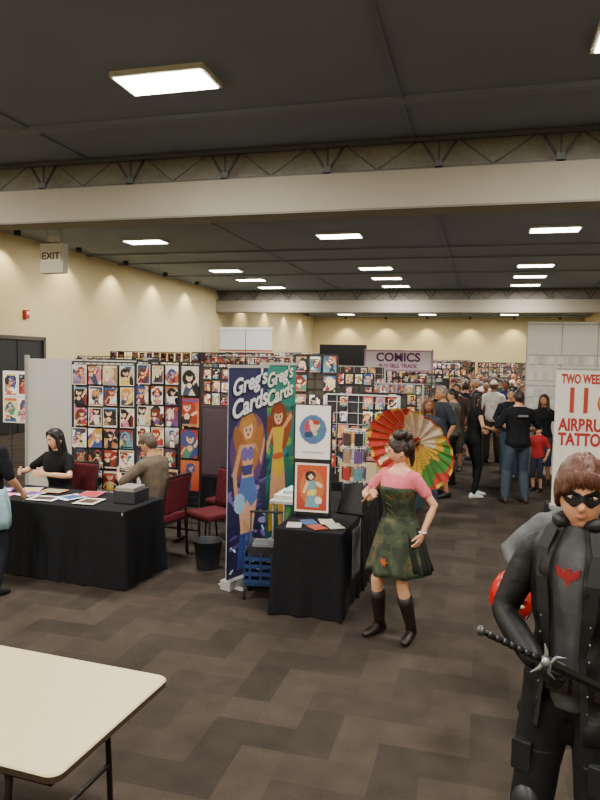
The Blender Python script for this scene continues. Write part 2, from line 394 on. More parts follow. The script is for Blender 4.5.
    for A,K,fy in((AR,KR,footyaw[0]),(AL,KL,footyaw[1])):
        M=Matrix.Rotation(math.radians(fy),3,'Z'); rings=[]
        base=V((A.x,A.y,A.z-.085))
        for y,w,ht in((-.075,.018,.05),(-.06,.034,.085),(-.02,.040,.105),(.03,.042,.10),(.08,.046,.07),(.13,.048,.055),(.17,.040,.042),(.19,.018,.028)):
            rings.append([base+M@V((w*math.cos(a)*gs,y,max(0,ht*.5+ht*.55*math.sin(a)))) for a in[2*math.pi*j/14 for j in range(14)]])
        cm.loft(rings,'#808080')
        if boots:
            top_=A.lerp(K,boots); cm.tube([A+V((0,0,-.03)),A.lerp(K,.12),A.lerp(K,.6*boots/.8),top_],[.046,.048,.064,.066],n=14,rnd=False)
    cm.build('boots' if boots else 'shoes',mat('leather_shoe',shoe,rough=.5),parent=E,recalc=True)
    return E,dict(SR=SR,SL=SL,ER=ER,EL=EL,WR=WR,WL=WL,KR=KR,KL=KL,AR=AR,AL=AL,hc=hc,Hm=Hm,sp=sp,tab=tab,s=s)
def seedof(n): return sum(ord(c) for c in n)%97
# ================================================================= ROOM
XL,XR,YB,YF,ZC=-12.6,6.6,50.0,-5.0,5.5
wallm=mat('painted_wall_cream','#cfc093',rough=.85,var=.04,scale=1.2)
def slab(name,c,size,m,**k): return CM().box(c,size,'#888888').build(name,m,**k)
slab('wall_left',(XL-.1,(YB+YF)/2,ZC/2),(.2,YB-YF,ZC),wallm); slab('wall_right',(XR+.1,(YB+YF)/2,ZC/2),(.2,YB-YF,ZC),wallm)
slab('wall_back',((XL+XR)/2,YB+.1,ZC/2),(XR-XL+.4,.2,ZC),wallm); slab('wall_front',((XL+XR)/2,YF-.1,ZC/2),(XR-XL+.4,.2,ZC),wallm)
tm=mat('trim_dark','#3a332c',rough=.6)
slab('baseboard_left',(XL+.012,(YB+YF)/2,.06),(.024,YB-YF,.12),tm); slab('baseboard_back',((XL+XR)/2,YB-.012,.06),(XR-XL,.024,.12),tm); slab('baseboard_right',(XR-.012,(YB+YF)/2,.06),(.024,YB-YF,.12),tm)
# carpet
def carpet():
    m=bpy.data.materials.new('patterned_carpet'); m.use_nodes=True; nt=m.node_tree; N=nt.nodes; L=nt.links; b=N['Principled BSDF']; b.inputs['Roughness'].default_value=.95; b.inputs['Specular IOR Level'].default_value=.1
    tc=N.new('ShaderNodeTexCoord'); sx=N.new('ShaderNodeSeparateXYZ'); L.new(tc.outputs['Object'],sx.inputs[0])
    def mth(op,a,b2=None,c=None):
        n=N.new('ShaderNodeMath'); n.operation=op
        for i,q in enumerate((a,b2,c)):
            if q is None: continue
            if isinstance(q,(int,float)): n.inputs[i].default_value=q
            else: L.new(q,n.inputs[i])
        return n.outputs[0]
    S=.50
    X=mth('DIVIDE',sx.outputs['X'],S); Y=mth('DIVIDE',sx.outputs['Y'],S)
    par=mth('FLOORED_MODULO',mth('ADD',mth('FLOOR',X),mth('FLOOR',Y)),2)
    sX=mth('GREATER_THAN',mth('FRACT',X),.5); sY=mth('GREATER_THAN',mth('FRACT',Y),.5)
    inv=mth('SUBTRACT',1,par)
    st=mth('ADD',mth('MULTIPLY',sX,par),mth('MULTIPLY',sY,inv))
    cm_=N.new('ShaderNodeCombineXYZ'); L.new(mth('FLOOR',X),cm_.inputs[0]); L.new(mth('FLOOR',Y),cm_.inputs[1]); L.new(st,cm_.inputs[2])
    wn=N.new('ShaderNodeTexWhiteNoise'); L.new(cm_.outputs[0],wn.inputs['Vector'])
    fac=mth('ADD',mth('MULTIPLY',st,.55),mth('MULTIPLY',wn.outputs['Value'],.45))
    nz=N.new('ShaderNodeTexNoise'); nz.inputs['Scale'].default_value=5; nz.inputs['Detail'].default_value=6; L.new(tc.outputs['Object'],nz.inputs['Vector'])
    nf=N.new('ShaderNodeTexNoise'); nf.inputs['Scale'].default_value=90; L.new(tc.outputs['Object'],nf.inputs['Vector'])
    cr=N.new('ShaderNodeValToRGB'); cr.color_ramp.elements[0].color=(*lin('#342e29'),1); cr.color_ramp.elements[1].color=(*lin('#423a33'),1); L.new(fac,cr.inputs[0])
    k=mth('ADD',mth('MULTIPLY',nz.outputs['Fac'],.7),mth('MULTIPLY',nf.outputs['Fac'],.6)); k=mth('ADD',k,.33)
    vm=N.new('ShaderNodeVectorMath'); vm.operation='SCALE'; L.new(cr.outputs[0],vm.inputs[0]); L.new(k,vm.inputs['Scale']); L.new(vm.outputs[0],b.inputs['Base Color'])
    bp=N.new('ShaderNodeBump'); bp.inputs['Strength'].default_value=.3; bp.inputs['Distance'].default_value=.01; L.new(nf.outputs['Fac'],bp.inputs['Height']); L.new(bp.outputs[0],b.inputs['Normal'])
    return m
slab('floor',((XL+XR)/2,(YB+YF)/2,-.1),(XR-XL+.4,YB-YF+.4,.2),carpet())
ceilm=mat('ceiling_dark','#727b88',rough=.9,var=.06,scale=.7)
slab('ceiling',((XL+XR)/2,(YB+YF)/2,ZC+.1),(XR-XL+.4,YB-YF+.4,.2),ceilm)
cm=CM()
for y in [4.2,8.6,12.5,15,19.5,21.5,25,33,36,39,43,47]: cm.box(((XL+XR)/2,y,ZC-.03),(XR-XL,.14,.06),'#6f7883')
for x in (-6.5,-1.1,4.3): cm.box((x,(YB+YF)/2,ZC-.015),(.05,YB-YF,.03),'#68717b')
cm.build('trim_ceiling_ribs')
beamm=mat('beam_beige','#948d80',rough=.85,var=.04,scale=1)
def beam(n,y):
    E=empty('ceiling_beam',(0,y,0))
    CM().box(((XL+XR)/2,.25,4.73),(XR-XL,.5,.56),'#888888').build('beam_body',beamm,parent=E)
    CM().box(((XL+XR)/2,.36,5.26),(XR-XL,.06,.5),'#888888').build('bulkhead',mat('bulkhead','#86827a',rough=.9),parent=E)
    CM().box(((XL+XR)/2,-.01,4.455),(XR-XL,.05,.03),'#6b665c').build('lip',parent=E)
    cm=CM(); x=XL
    cm.box(((XL+XR)/2,.08,5.45),(XR-XL,.07,.06),'#46484a'); cm.box(((XL+XR)/2,.08,5.03),(XR-XL,.07,.04),'#5c5a55')
    i=0
    while x<XR-1.9:
        a=V((x,.08,5.44)); b=V((x+.26,.08,5.05)); c=V((x+.52,.08,5.44))
        cm.tube([a,b],.022,'#3e4042',n=6,rnd=False); cm.tube([b,c],.022,'#3e4042',n=6,rnd=False)
        cm.tube([c,c+V((.5,0,-.39))],.010,'#4a4c4d',n=6,rnd=False); cm.tube([a+V((1.62,0,0)),c+V((.5,0,-.39))],.010,'#4a4c4d',n=6,rnd=False)
        cm.box(tuple(b+V((0,-.01,.03))),(.12,.05,.12),'#55565a'); cm.tube([b,b+V((0,0,.4))],.016,'#44464a',n=6,rnd=False)
        x+=1.66; i+=1
    cm.build('steel_truss',parent=E)
beam('a',10.0); beam('b',30.5)
# lights
lm=mat('lamp_diffuser','#fff6e4',rough=.5,var=0,emit=24)
for x in (-9.3,-3.72,1.55):
    for y in (-2.5,2.2,7.4,17.3,23.4,26.2,29.0,38,42,46):  # out-of-view rows around the camera are extras, added to light the room
        E=empty('ceiling_light',(x,y,ZC))
        c=CM(); 
        for dx in(-.57,.57): c.box((dx,0,-.03),(.04,.58,.06),'#b9b5aa')
        for dy in(-.28,.28): c.box((0,dy,-.03),(1.14,.04,.06),'#b9b5aa')
        c.build('housing',parent=E)
        CM().box((0,0,-.045),(1.10,.52,.05),'#ffffff').build('diffuser',lm,parent=E)
        L=bpy.data.lights.new('lamp','AREA'); L.shape='RECTANGLE'; L.size=1.06; L.size_y=.5; L.energy=285 if y<20 else 220; L.color=(1,.95,.86)
        o=bpy.data.objects.new('lamp',L); SC.objects.link(o); o.location=(0,0,-.12); o.parent=E
for y in (9,12.6,15.4,18.2,21,24,27,34,38,42,46):
    E=empty('wall_wash_downlight',(XL+.55,y,ZC))
    CM().tube([(0,0,0),(0,0,-.14)],.09,'#2a2a2a',n=14,rnd=False).build('can',parent=E)
    L=bpy.data.lights.new('wash','SPOT'); L.energy=180; L.spot_size=math.radians(105); L.spot_blend=.6; L.color=(1,.84,.56); L.shadow_soft_size=.06
    o=bpy.data.objects.new('wash',L); SC.objects.link(o); o.location=(0,0,-.17); o.parent=E; o.rotation_euler=(0,math.radians(10),0)
for x in (-10,-7,-4,-1,2,5):
    E=empty('wall_wash_downlight',(x,YB-.6,ZC))
    CM().tube([(0,0,0),(0,0,-.14)],.09,'#2a2a2a',n=14,rnd=False).build('can',parent=E)
    L=bpy.data.lights.new('wash','SPOT'); L.energy=330; L.spot_size=math.radians(110); L.spot_blend=.6; L.color=(1,.82,.5)
    o=bpy.data.objects.new('wash',L); SC.objects.link(o); o.location=(0,0,-.17); o.parent=E; o.rotation_euler=(math.radians(-8),0,0)
DY=16.0
CM().box((XL+.04,DY,1.32),(.06,2.2,2.6),'#17181a').box((XL+.06,DY,1.32),(.05,.05,2.55),'#0c0c0d').box((XL+.07,DY-1.15,1.35),(.1,.1,2.7),'#4a443a').box((XL+.07,DY+1.15,1.35),(.1,.1,2.7),'#4a443a').box((XL+.07,DY,2.68),(.1,2.4,.1),'#4a443a').tube([(XL+.12,DY-.15,.95),(XL+.12,DY-.15,1.25)],.02,'#999999').tube([(XL+.12,DY+.15,.95),(XL+.12,DY+.15,1.25)],.02,'#999999').build('door_1')
E=empty('exit_sign',(-7.95,11.2,4.04))
CM().box((0,0,0),(.50,.16,.56),'#b3ad9c').box((0,-.09,.03),(.42,.02,.2),'#c9c6ba').tube([(-.15,0,.28),(-.15,0,1.46)],.012,'#888888').tube([(.15,0,.28),(.15,0,1.46)],.012,'#888888').box((0,0,.36),(.2,.14,.1),'#b8b2a0').build('sign_box',parent=E,bevel=.01)
def text(body,loc,size,col,parent=None,rot=(90,0,0),name='lettering',off=.0,shear=0,align='CENTER',emit=0,ext=.003,sp=.8,sx=1):
    c=bpy.data.curves.new(name,'FONT'); c.body=body; c.size=size; c.align_x=align; c.align_y='CENTER'; c.extrude=ext; c.offset=off; c.shear=shear; c.space_line=sp
    c.materials.append(mat('letter_'+col,col,rough=.6,var=0,emit=emit)); o=bpy.data.objects.new(name,c); SC.objects.link(o); o.location=loc; o.rotation_euler=[math.radians(a) for a in rot]; o.scale=(sx,1,1)
    if parent: o.parent=parent
    return o
text('EXIT',(0,-.105,.03),.19,'#6a4a2e',E,off=.004)
CM().box((XL+.05,16.4,3.35),(.1,.18,.24),'#a8231e').box((XL+.11,16.4,3.38),(.02,.1,.1),'#e8e8e8').build('fire_alarm',bevel=.01)
CM().box((-10.5,29,3.1),(2.5,.05,.95),'#c7cdd6').box((-10.5,28.97,3.6),(2.6,.1,.1),'#e0e0e0').box((-10.5,28.96,2.6),(2.6,.06,.06),'#a33a34').tube([(-10.5,29,0),(-10.5,29,3.6)],.03,'#333333').tube([(-11.1,29,.02),(-10.5,29,.4),(-9.9,29,.02)],.02,'#333333').build('projection_screen')
# ================================================================= furniture builders
def draped_table(name,loc,yaw,w,d,col='#15161a',h=.75,folds=1.0):
    E=empty(name,loc,yaw); rings=[]; n=128
    def per(a,hw,hd):
        c,s=math.cos(a),math.sin(a); k=1/max(abs(c)/hw,abs(s)/hd); return c*k,s*k
    for i,z in enumerate([h,h-.008,h-.02,h-.12,h-.3,h-.5,.12,.01]):
        k=max(0,(h-.02-z))/h; row=[]
        for j in range(n):
            a=2*math.pi*(j+.5)/n; x,y=per(a,w/2,d/2); l=math.hypot(x,y)
            t=(.0 if i<1 else .006)+k*(.02+.022*math.sin(j*1.35)*folds+.014*math.sin(j*.61+2)*folds)
            cx=abs(x)/(w/2)*abs(y)/(d/2); t+=k*.06*max(0,cx-.8)*5
            row.append(V((x*(1+t/l),y*(1+t/l),z)))
        rings.append(row)
    c=CM(); c.loft(rings,col,cap=False); c.add([rings[0][j] for j in range(n)],[tuple(range(n))],col)
    c.build('tablecloth',cloth(col),parent=E)
    c=CM(); c.box((0,0,h-.025),(w-.02,d-.02,.03),'#9a948a')
    for x in(-1,1):
        for y in(-1,1): c.tube([(x*(w/2-.15),y*(d/2-.08),0),(x*(w/2-.15),y*(d/2-.08),h-.04)],.014,'#333333',n=8,rnd=False)
    c.build('table_frame',parent=E); return E
def folding_table(name,loc,yaw,w,d,h=.74):
    E=empty(name,loc,yaw); r=.05
    def rr(hw,hd,z):
        out=[]
        for cx,cy,a0 in((1,1,0),(-1,1,90),(-1,-1,180),(1,-1,270)):
            for k in range(7):
                a=math.radians(a0+k*15); out.append(V((cx*(hw-r)+r*math.cos(a),cy*(hd-r)+r*math.sin(a),z)))
        return out
    tc_='#c4b68e'
    c=CM(); c.loft([rr(w/2-.006,d/2-.006,h),rr(w/2,d/2,h-.006)],tc_,cap=False,smooth=False); c.add(rr(w/2-.006,d/2-.006,h),[tuple(range(28))],tc_)
    c.loft([rr(w/2,d/2,h-.006),rr(w/2,d/2,h-.03),rr(w/2-.01,d/2-.01,h-.034)],'#3b2f26',smooth=False)
    c.build('table_top',mat('laminate',rough=.4,var=.03,attr=True),parent=E)
    c=CM()
    for sx in(-1,1):
        x=sx*(w/2-.28)
        for y in(-1,1):
            c.tube([(x,y*(d/2-.1),h-.05),(x,y*(d/2-.07),.35),(x,y*(d/2-.05),.02)],.014,'#1a1715',n=10)
            c.tube([(x,y*(d/2-.1),h-.07),(x-sx*.25,y*(d/2-.14),h-.06)],.008,'#241f1b',n=8)
            c.tube([(x,y*(d/2-.082),h-.28),(x-sx*.28,y*.02,h-.055)],.007,'#241f1b',n=8)
        c.tube([(x,-(d/2-.1),h-.05),(x,(d/2-.1),h-.05)],.012,'#1a1715',n=8); c.tube([(x,-(d/2-.07),.3),(x,(d/2-.07),.3)],.011,'#1a1715',n=8)
        c.box((x,0,h-.045),(.05,d-.16,.03),'#1d1916')
    for y in(-1,1): c.box((0,y*(d/2-.05),h-.05),(w-.1,.02,.035),'#1d1916')
    c.build('folding_legs',mat('steel_black',rough=.4,metal=.3,var=.04,attr=True),parent=E); return E
def chair(loc,yaw,name='banquet_chair'):
    E=empty(name,loc,yaw)
    c=CM(); c.box((0,0,.45),(.44,.44,.07),'#6a1b24'); 
    M=Matrix.Rotation(math.radians(8),3,'X')
    c.box((0,-.235,.72),(.42,.05,.40),'#64192a',M); c.build('cushions',cloth('#4e161e'),parent=E,bevel=.025)
    c=CM()
    for x in(-.21,.21):
        c.tube([(x,.20,0),(x,.19,.42)],.012,'#26221f',n=8); c.tube([(x,-.25,0),(x,-.20,.42),(x,-.23,.7),(x,-.275,.93)],.012,'#26221f',n=8)
    c.tube([(-.21,.19,.41),(.21,.19,.41)],.011,'#26221f'); c.tube([(-.21,-.275,.93),(.21,-.275,.93)],.012,'#26221f'); c.tube([(-.21,-.2,.41),(.21,-.2,.41)],.011,'#26221f')
    c.build('frame',mat('steel_black',rough=.4,metal=.3,var=.04,attr=True),parent=E); return E
def grid_panel(c,x0,x1,z0,z1,y,col='#1c1c1e',st=.1,r=.004):
    x=x0
    while x<=x1+.001: c.box((x,y,(z0+z1)/2),(r*2,r*2,z1-z0),col); x+=st
    z=z0
    while z<=z1+.001: c.box(((x0+x1)/2,y+r,z),(x1-x0,r*2,r*2),col); z+=st
    for q in(x0,x1): c.box((q,y,(z0+z1)/2),(.02,.02,z1-z0),col)
    for q in(z0,z1): c.box(((x0+x1)/2,y,q),(x1-x0,.02,.02),col)
def comic_rack(loc,yaw,w,h,rows,z0=.5,seed=1,back=None,name='comic_display_rack',gap=.02,frame='#2a2a2c'):
    r=random.Random(seed); c=CM(); grid_panel(c,-w/2,w/2,z0-.1,h,0,frame,st=.25 if w>1.5 else .15,r=.004)
    for x in(-w/2,w/2): c.box((x,0,h/2),(.03,.03,h),frame); c.box((x,0,.02),(.04,.4,.04),frame)
    if back: c.box((0,.02,(h+z0)/2),(w,.015,h-z0),back)
    near=loc[1]<15; rows=rows+(1 if near else 0)
    ch=(h-z0)/rows; cols=max(1,int(w/(ch*.72)))
    cw=w/cols
    for i in range(rows):
        for j in range(cols):
            if r.random()<.1: continue
            g=gap*r.uniform(.5,1.6)
            c.canvas(figure_art(*((10,14) if near else (5,7)),seed*1000+i*31+j),(-w/2+j*cw+g,-.02-.01*r.random(),z0+i*ch+g),(cw-2*g,0,0),(0,.012,ch-2*g))
    return c.build(name,loc=loc,yaw=yaw)
def comic_boxes(loc,yaw,n,z=.75,seed=1):
    r=random.Random(seed); c=CM()
    for i in range(n):
        x=(i-(n-1)/2)*.24; col=r.choice(['#e6e3dc','#dedad0','#e6e3dc','#c9b48e'])
        c.box((x,0,z+.008),(.2,.5,.01),col)
        for q in(-.1,.1): c.box((x+q,0,z+.13),(.006,.5,.25),col)
        for q in(-.25,.25): c.box((x,q,z+.13),(.2,.006,.25),col)
        for k in range(14): c.box((x,-.22+k*.032,z+.14),(.18,.02,.25+.015*r.random()),r.choice(PAL))
    return c.build('comic_long_boxes',loc=loc,yaw=yaw)
folding_table('folding_table',(-2.27,2.39,0),-3,1.83,.80)
# ================================================================= left artist booth
draped_table('draped_vendor_table',(-4.05,5.96,0),-4,1.76,.72,'#141519')
c=CM()
rr=random.Random(3)
for i,(x,y,w,d,col,a) in enumerate([(-4.75,5.8,.28,.2,'#d85a90',8),(-4.5,5.95,.22,.28,'#e2dee0',-12),(-4.62,6.1,.2,.26,'#c8c0d8',20),(-4.22,5.78,.3,.22,'#e4e4e2',5),(-4.0,5.92,.22,.28,'#dcdce0',-20),(-3.9,6.12,.22,.28,'#b8506a',10),(-3.72,5.8,.22,.28,'#e0dac8',4),(-4.35,6.12,.25,.18,'#d0904a',0),(-4.85,5.98,.16,.22,'#904ab0',30)]):
    M=Matrix.Rotation(math.radians(a),3,'Z'); c.box((x,y,.7585+.001*i),(w,d,.002),col,M); c.box((x,y,.7605+.001*i),(w*.7,d*.6,.001),rr.choice(PAL),M)
c.build('art_prints_and_flyers')
E=empty('print_box',(-3.38,6.02,.752)); CM().box((0,0,.06),(.24,.3,.12),'#2c2d33').box((0,-.02,.13),(.2,.24,.05),'#8a867f').build('box',parent=E,bevel=.006)
def print_wall(loc,yaw,w,cols,rows,z0,z1,seed,bgs=None):
    E=empty('gridwall_print_display',loc,yaw); c=CM(); grid_panel(c,-w/2,w/2,.15,z1+.03,0,'#26262a',st=.08,r=.003)
    for x in(-w/2,w/2): c.box((x,0,.03),(.03,.24,.03),'#26262a'); c.box((x,0,.1),(.02,.02,.2),'#26262a')
    c.box((0,.05,(z0+z1)/2),(w-.02,.01,z1-z0),'#4a4038')
    c.build('wire_grid',parent=E); c=CM(); cw=w/cols; ch=(z1-z0)/rows; r=random.Random(seed)
    for i in range(rows):
        for j in range(cols):
            g=.006+r.random()*.014; dx=r.uniform(-.012,.012)
            c.canvas(figure_art(22,31,seed*100+i*10+j,bgs[i] if bgs else None),(-w/2+j*cw+g+dx,-.015-.006*r.random(),z0+i*ch+g),(cw-2*g,0,0),(0,0,ch-2*g))
    c.build('art_prints',parent=E)
print_wall((-4.47,7.28,0),5,.82,4,6,.55,2.10,11)
print_wall((-3.76,7.32,0),0,.56,3,6,.62,2.12,12)
print_wall((-3.32,7.30,0),-4,.26,1,4,.62,2.12,14,bgs=[('#a83a28','#c86a3a'),('#b8402c','#8c2a22'),('#d88a4a','#b03a2a'),('#c8bfae','#d8d0c0')])
c=CM(); c.box((0,0,1.1),(1.85,.04,2.1),'#b9b7b0')
for x in(-.92,0,.92): c.box((x,-.01,1.1),(.04,.06,2.2),'#8f8d88'); c.box((x,0,.02),(.05,.5,.04),'#8f8d88')
c.build('white_partition_panel',loc=(-5.26,8.1,0))
E=empty('print_easel_display',(-6.75,8.8,0)); c=CM(); c.box((0,0,1.55),(.8,.03,.8),'#dcdad4'); 
for x in(-.3,.3): c.tube([(x,.03,1.3),(x*1.2,.15,0)],.015,'#333333')
c.tube([(0,.03,1.3),(0,.4,0)],.015,'#333333'); c.build('easel',parent=E); c=CM()
for i in range(2):
    for j in range(3): c.canvas(figure_art(14,18,900+i*3+j),(-.38+j*.255,-.02,1.17+i*.39),(.24,0,0),(0,0,.36))
c.build('art_prints',parent=E)
E=empty('display_board_stand',(-3.38,8.25,0),-6); c=CM(); c.box((0,0,1.1),(.46,.03,.95),'#4c3a42'); 
for x in(-.2,.2): c.tube([(x,.02,1.2),(x,.12,0)],.014,'#222222')
c.box((0,-.017,1.1),(.40,.004,.88),'#604e57'); c.build('board',parent=E)
chair((-2.98,7.72,0),165); chair((-2.90,6.98,0),150); chair((-4.60,6.76,0),178); chair((-3.40,6.66,0),80)
c=CM(); c.loft([[V((r*math.cos(a),r*math.sin(a),z)) for a in[2*math.pi*j/20 for j in range(20)]] for r,z in((.11,0),(.12,.02),(.15,.3),(.155,.3),(.145,.29),(.11,.03))],'#26272b',cap=False).add([V((.11*math.cos(2*math.pi*j/20),.11*math.sin(2*math.pi*j/20),.01)) for j in range(20)],[tuple(range(20))],'#26272b').build('waste_basket',loc=(-2.72,6.45,0))
# ================================================================= banners
def banner_art1():
    cv=Cv(90,270,'#1c1838','#2c2c58'); r=random.Random(5)
    for i in range(60): cv.ell(r.random(),r.uniform(0,.5),r.uniform(.03,.2),r.uniform(.004,.02),r.choice(['#3c2f68','#4a3c80','#141a3a','#6a5a98','#22306a','#8a7ab0']),r.uniform(-.9,.9))
    cv.ell(.5,.60,.46,.17,'#54386a'); cv.ell(.58,.64,.38,.14,'#7a4a58')
    cv.ell(.5,.70,.24,.085,'#a8703a'); cv.ell(.30,.62,.12,.11,'#8f5a30',.4); cv.ell(.70,.60,.13,.13,'#9c6634',-.4); cv.ell(.24,.54,.08,.06,'#7a4a2c',.2)
    cv.poly([(.30,.63),(.68,.63),(.62,.53),(.66,.47),(.76,.36),(.66,.22),(.70,.03),(.55,.03),(.50,.2),(.40,.03),(.26,.03),(.34,.22),(.26,.36),(.34,.47),(.38,.53)],'#c89878')
    cv.poly([(.28,.63),(.38,.64),(.22,.49),(.26,.38),(.18,.37),(.12,.50)],'#bd8c6c'); cv.poly([(.70,.63),(.62,.64),(.82,.56),(.92,.66),(.96,.64),(.86,.52)],'#bd8c6c')
    cv.ell(.42,.585,.09,.034,'#6a5aa0'); cv.ell(.57,.585,.09,.034,'#6a5aa0'); cv.poly([(.34,.53),(.64,.53),(.60,.48),(.38,.48)],'#3a3a70')
    cv.poly([(.34,.47),(.66,.47),(.78,.36),(.60,.32),(.5,.36),(.40,.32),(.24,.36)],'#4a6aa8'); cv.ell(.3,.35,.14,.05,'#8ab0d0',.4)
    cv.poly([(.32,.2),(.5,.2),(.42,.03),(.26,.03)],'#2a4080'); cv.poly([(.5,.2),(.66,.2),(.70,.03),(.55,.03)],'#2a4080')
    for i in range(10): cv.ell(r.uniform(.05,.95),r.uniform(.02,.2),r.uniform(.02,.08),.006,'#b0c8e0',r.uniform(-1,1))
    cv.ell(.5,.70,.12,.046,'#d8aa88'); cv.ell(.47,.738,.16,.022,'#b07a3c',.2); cv.ell(.45,.70,.02,.007,'#20304a'); cv.ell(.55,.70,.02,.007,'#20304a'); cv.ell(.5,.678,.035,.006,'#a03040')
    return cv.speck(.35,1)
def banner_art2():
    cv=Cv(90,270,'#14454a','#2f8478'); r=random.Random(9)
    for i in range(40): cv.ell(r.random(),r.uniform(.05,.8),r.uniform(.05,.2),r.uniform(.01,.04),r.choice(['#1f6a5a','#4a8a40','#2a7a88','#0e3f48','#6a9848']),r.uniform(-.8,.8))
    cv.ell(.5,.70,.24,.085,'#7a3a1e'); cv.ell(.72,.60,.12,.14,'#8a4424',-.4); cv.ell(.3,.62,.1,.1,'#7a3a1e',.4)
    cv.poly([(.32,.64),(.68,.64),(.62,.52),(.7,.38),(.75,.2),(.7,.05),(.55,.05),(.5,.3),(.4,.05),(.26,.05),(.3,.3),(.32,.4),(.38,.52)],'#c8946c')
    cv.poly([(.33,.64),(.67,.64),(.61,.52),(.69,.4),(.5,.33),(.33,.4),(.39,.52)],'#c8a832'); cv.ell(.5,.47,.16,.02,'#b85a2a')
    cv.poly([(.30,.63),(.38,.64),(.2,.5),(.12,.52)],'#c8946c'); cv.poly([(.70,.63),(.62,.64),(.86,.72),(.9,.69)],'#c8946c')
    cv.ell(.5,.70,.12,.046,'#d8ac88'); cv.ell(.5,.738,.15,.022,'#8a3c20'); cv.ell(.45,.70,.02,.007,'#182820'); cv.ell(.55,.70,.02,.007,'#182820'); cv.ell(.5,.678,.035,.006,'#a02a30')
    cv.poly([(.28,.22),(.45,.22),(.4,.04),(.26,.04)],'#b8881e'); cv.poly([(.56,.22),(.74,.22),(.7,.04),(.55,.04)],'#b8881e'); return cv.speck(.35,2)
def rollup(loc,yaw,w,h,cv,lines):
    E=empty('retractable_banner',loc,yaw); c=CM(); c.canvas(cv,(-w/2,0,.09),(w,0,0),(0,0,h-.09)); c.box((0,.008,h/2+.045),(w,.004,h-.09),'#c9c9cc'); c.build('printed_banner',parent=E)
    c=CM(); c.box((0,0,.045),(w+.04,.12,.09),'#b8babd'); c.box((0,0,h+.01),(w+.02,.025,.03),'#c4c6c8'); c.tube([(0,.03,.08),(0,.03,h)],.012,'#8a8c90',n=8)
    for x in(-w*.35,w*.35): c.box((x,0,.008),(.06,.30,.016),'#d6d6d6')
    c.build('stand',mat('aluminium',rough=.35,metal=.4,var=.03,attr=True),parent=E,bevel=.004)
    for t,z,sz,rot,col in lines: 
        text(t,(-.006,-.004,z-.012),sz,'#15182c',E,rot=(90,rot,0),off=.014,shear=.35,ext=.001)
        text(t,(0,-.007,z),sz,col,E,rot=(90,rot,0),off=.006,shear=.35,ext=.002)
    return E
rollup((-2.19,6.16,0),71,.60,2.12,banner_art1(),[("Greg's",1.97,.21,-14,'#dcdce6'),("Cards",1.76,.235,-14,'#dcdce6')])
rollup((-2.33,7.62,0),74,.76,2.14,banner_art2(),[("Greg's",2.0,.22,-14,'#e4e0d2'),("Cards",1.79,.24,-14,'#e4e0d2')])
# ================================================================= centre booth
draped_table('draped_artist_table',(-1.37,6.36,0),-1,.60,1.80,'#101115')
E=empty('print_display_board',(-1.50,6.0,.757),4); c=CM(); c.box((0,.02,.52),(.36,.02,1.04),'#16171a'); 
for x in(-.15,.15): c.box((x,.06,.01),(.03,.2,.02),'#16171a')
c.build('board',parent=E)
cv=Cv(36,50,'#e6e4e0'); cv.ell(.5,.55,.38,.27,'#4a6a94'); cv.ell(.42,.62,.2,.1,'#a8414a',.6); cv.ell(.58,.5,.2,.08,'#3c7a86',-.5); cv.ell(.6,.60,.12,.05,'#c8b8a0',1.0); cv.ell(.5,.58,.07,.16,'#d8b090',.4); cv.ell(.6,.68,.09,.05,'#98342c'); cv.ell(.38,.45,.12,.06,'#2a3c60'); cv.rect(.2,.1,.8,.15,'#b8b4b0'); cv.speck(.15,5)
cv2=Cv(36,50,'#a83a2a','#b8502e'); cv2.ell(.5,.5,.36,.36,'#b86a3c'); cv2.ell(.45,.74,.16,.1,'#301c1a',.3); cv2.poly([(.35,.64),(.65,.64),(.6,.44),(.74,.1),(.3,.1),(.4,.44)],'#6a98a0'); cv2.ell(.47,.72,.08,.055,'#e0b898'); cv2.poly([(.35,.64),(.22,.4),(.3,.38),(.42,.6)],'#e0b898'); cv2.poly([(.65,.64),(.84,.56),(.76,.5),(.58,.6)],'#e0b898'); cv2.ell(.5,.4,.15,.06,'#d8c060',.3); cv2.ell(.7,.25,.1,.08,'#e0d8c0',.6); cv2.speck(.25,6)
for e in((0,0,.05,1),(.95,0,1,1),(0,0,1,.04),(0,.96,1,1)): cv2.rect(*e,'#e0d8ce')
c=CM(); c.canvas(cv,(-.165,.004,.53),(.33,0,0),(0,0,.5)); c.canvas(cv2,(-.16,.004,.03),(.32,0,0),(0,0,.46)); c.build('art_prints',parent=E)
c=CM(); c.add([(-.13,-.02,0),(.13,-.02,0),(.13,.16,0),(-.13,.16,0),(-.08,.06,.27),(.10,.06,.30)],[(0,1,5,4),(1,2,5),(2,3,4,5),(3,0,4)],'#0e0f12'); c.box((0,.07,.006),(.27,.2,.012),'#1a1b1f'); c.build('tablet_in_case',mat('black_case','#0e0f12',rough=.45),loc=(-1.17,6.2,.757),yaw=-10)
c=CM()
for i,(x,y,col) in enumerate([(-1.55,5.60,'#a9a6a0'),(-1.34,5.58,'#903a2e'),(-1.2,5.66,'#a8a498'),(-1.45,5.72,'#2f4e78'),(-1.3,5.78,'#b0aa9b')]): c.box((x,y,.757+.002*i),(.13,.18,.006),col,Matrix.Rotation(rr.random(),3,'Z'))
c.build('stack_of_prints')
c=CM(); c.loft([[V((x,y,z)) for x,y,z in((-.19+.01*math.sin(k*2),0.0,-k*.055),(.0,-.02-.012*math.sin(k),-k*.055),(.2,0.0,-k*.055+.02))] for k in range(9)],'#3a3a3e',cap=False,closed=False); c.build('lace_table_runner',cloth('#4a4a4e'),loc=(-1.02,5.75,.765),yaw=90,solid=.004)
c=CM()
for z in(.0,.18,.36,.54,.72): 
    c.tube([(.11*math.cos(a),.11*math.sin(a),z+.01) for a in[i*math.pi/8 for i in range(17)]],.004,'#d9d9d6',n=6)
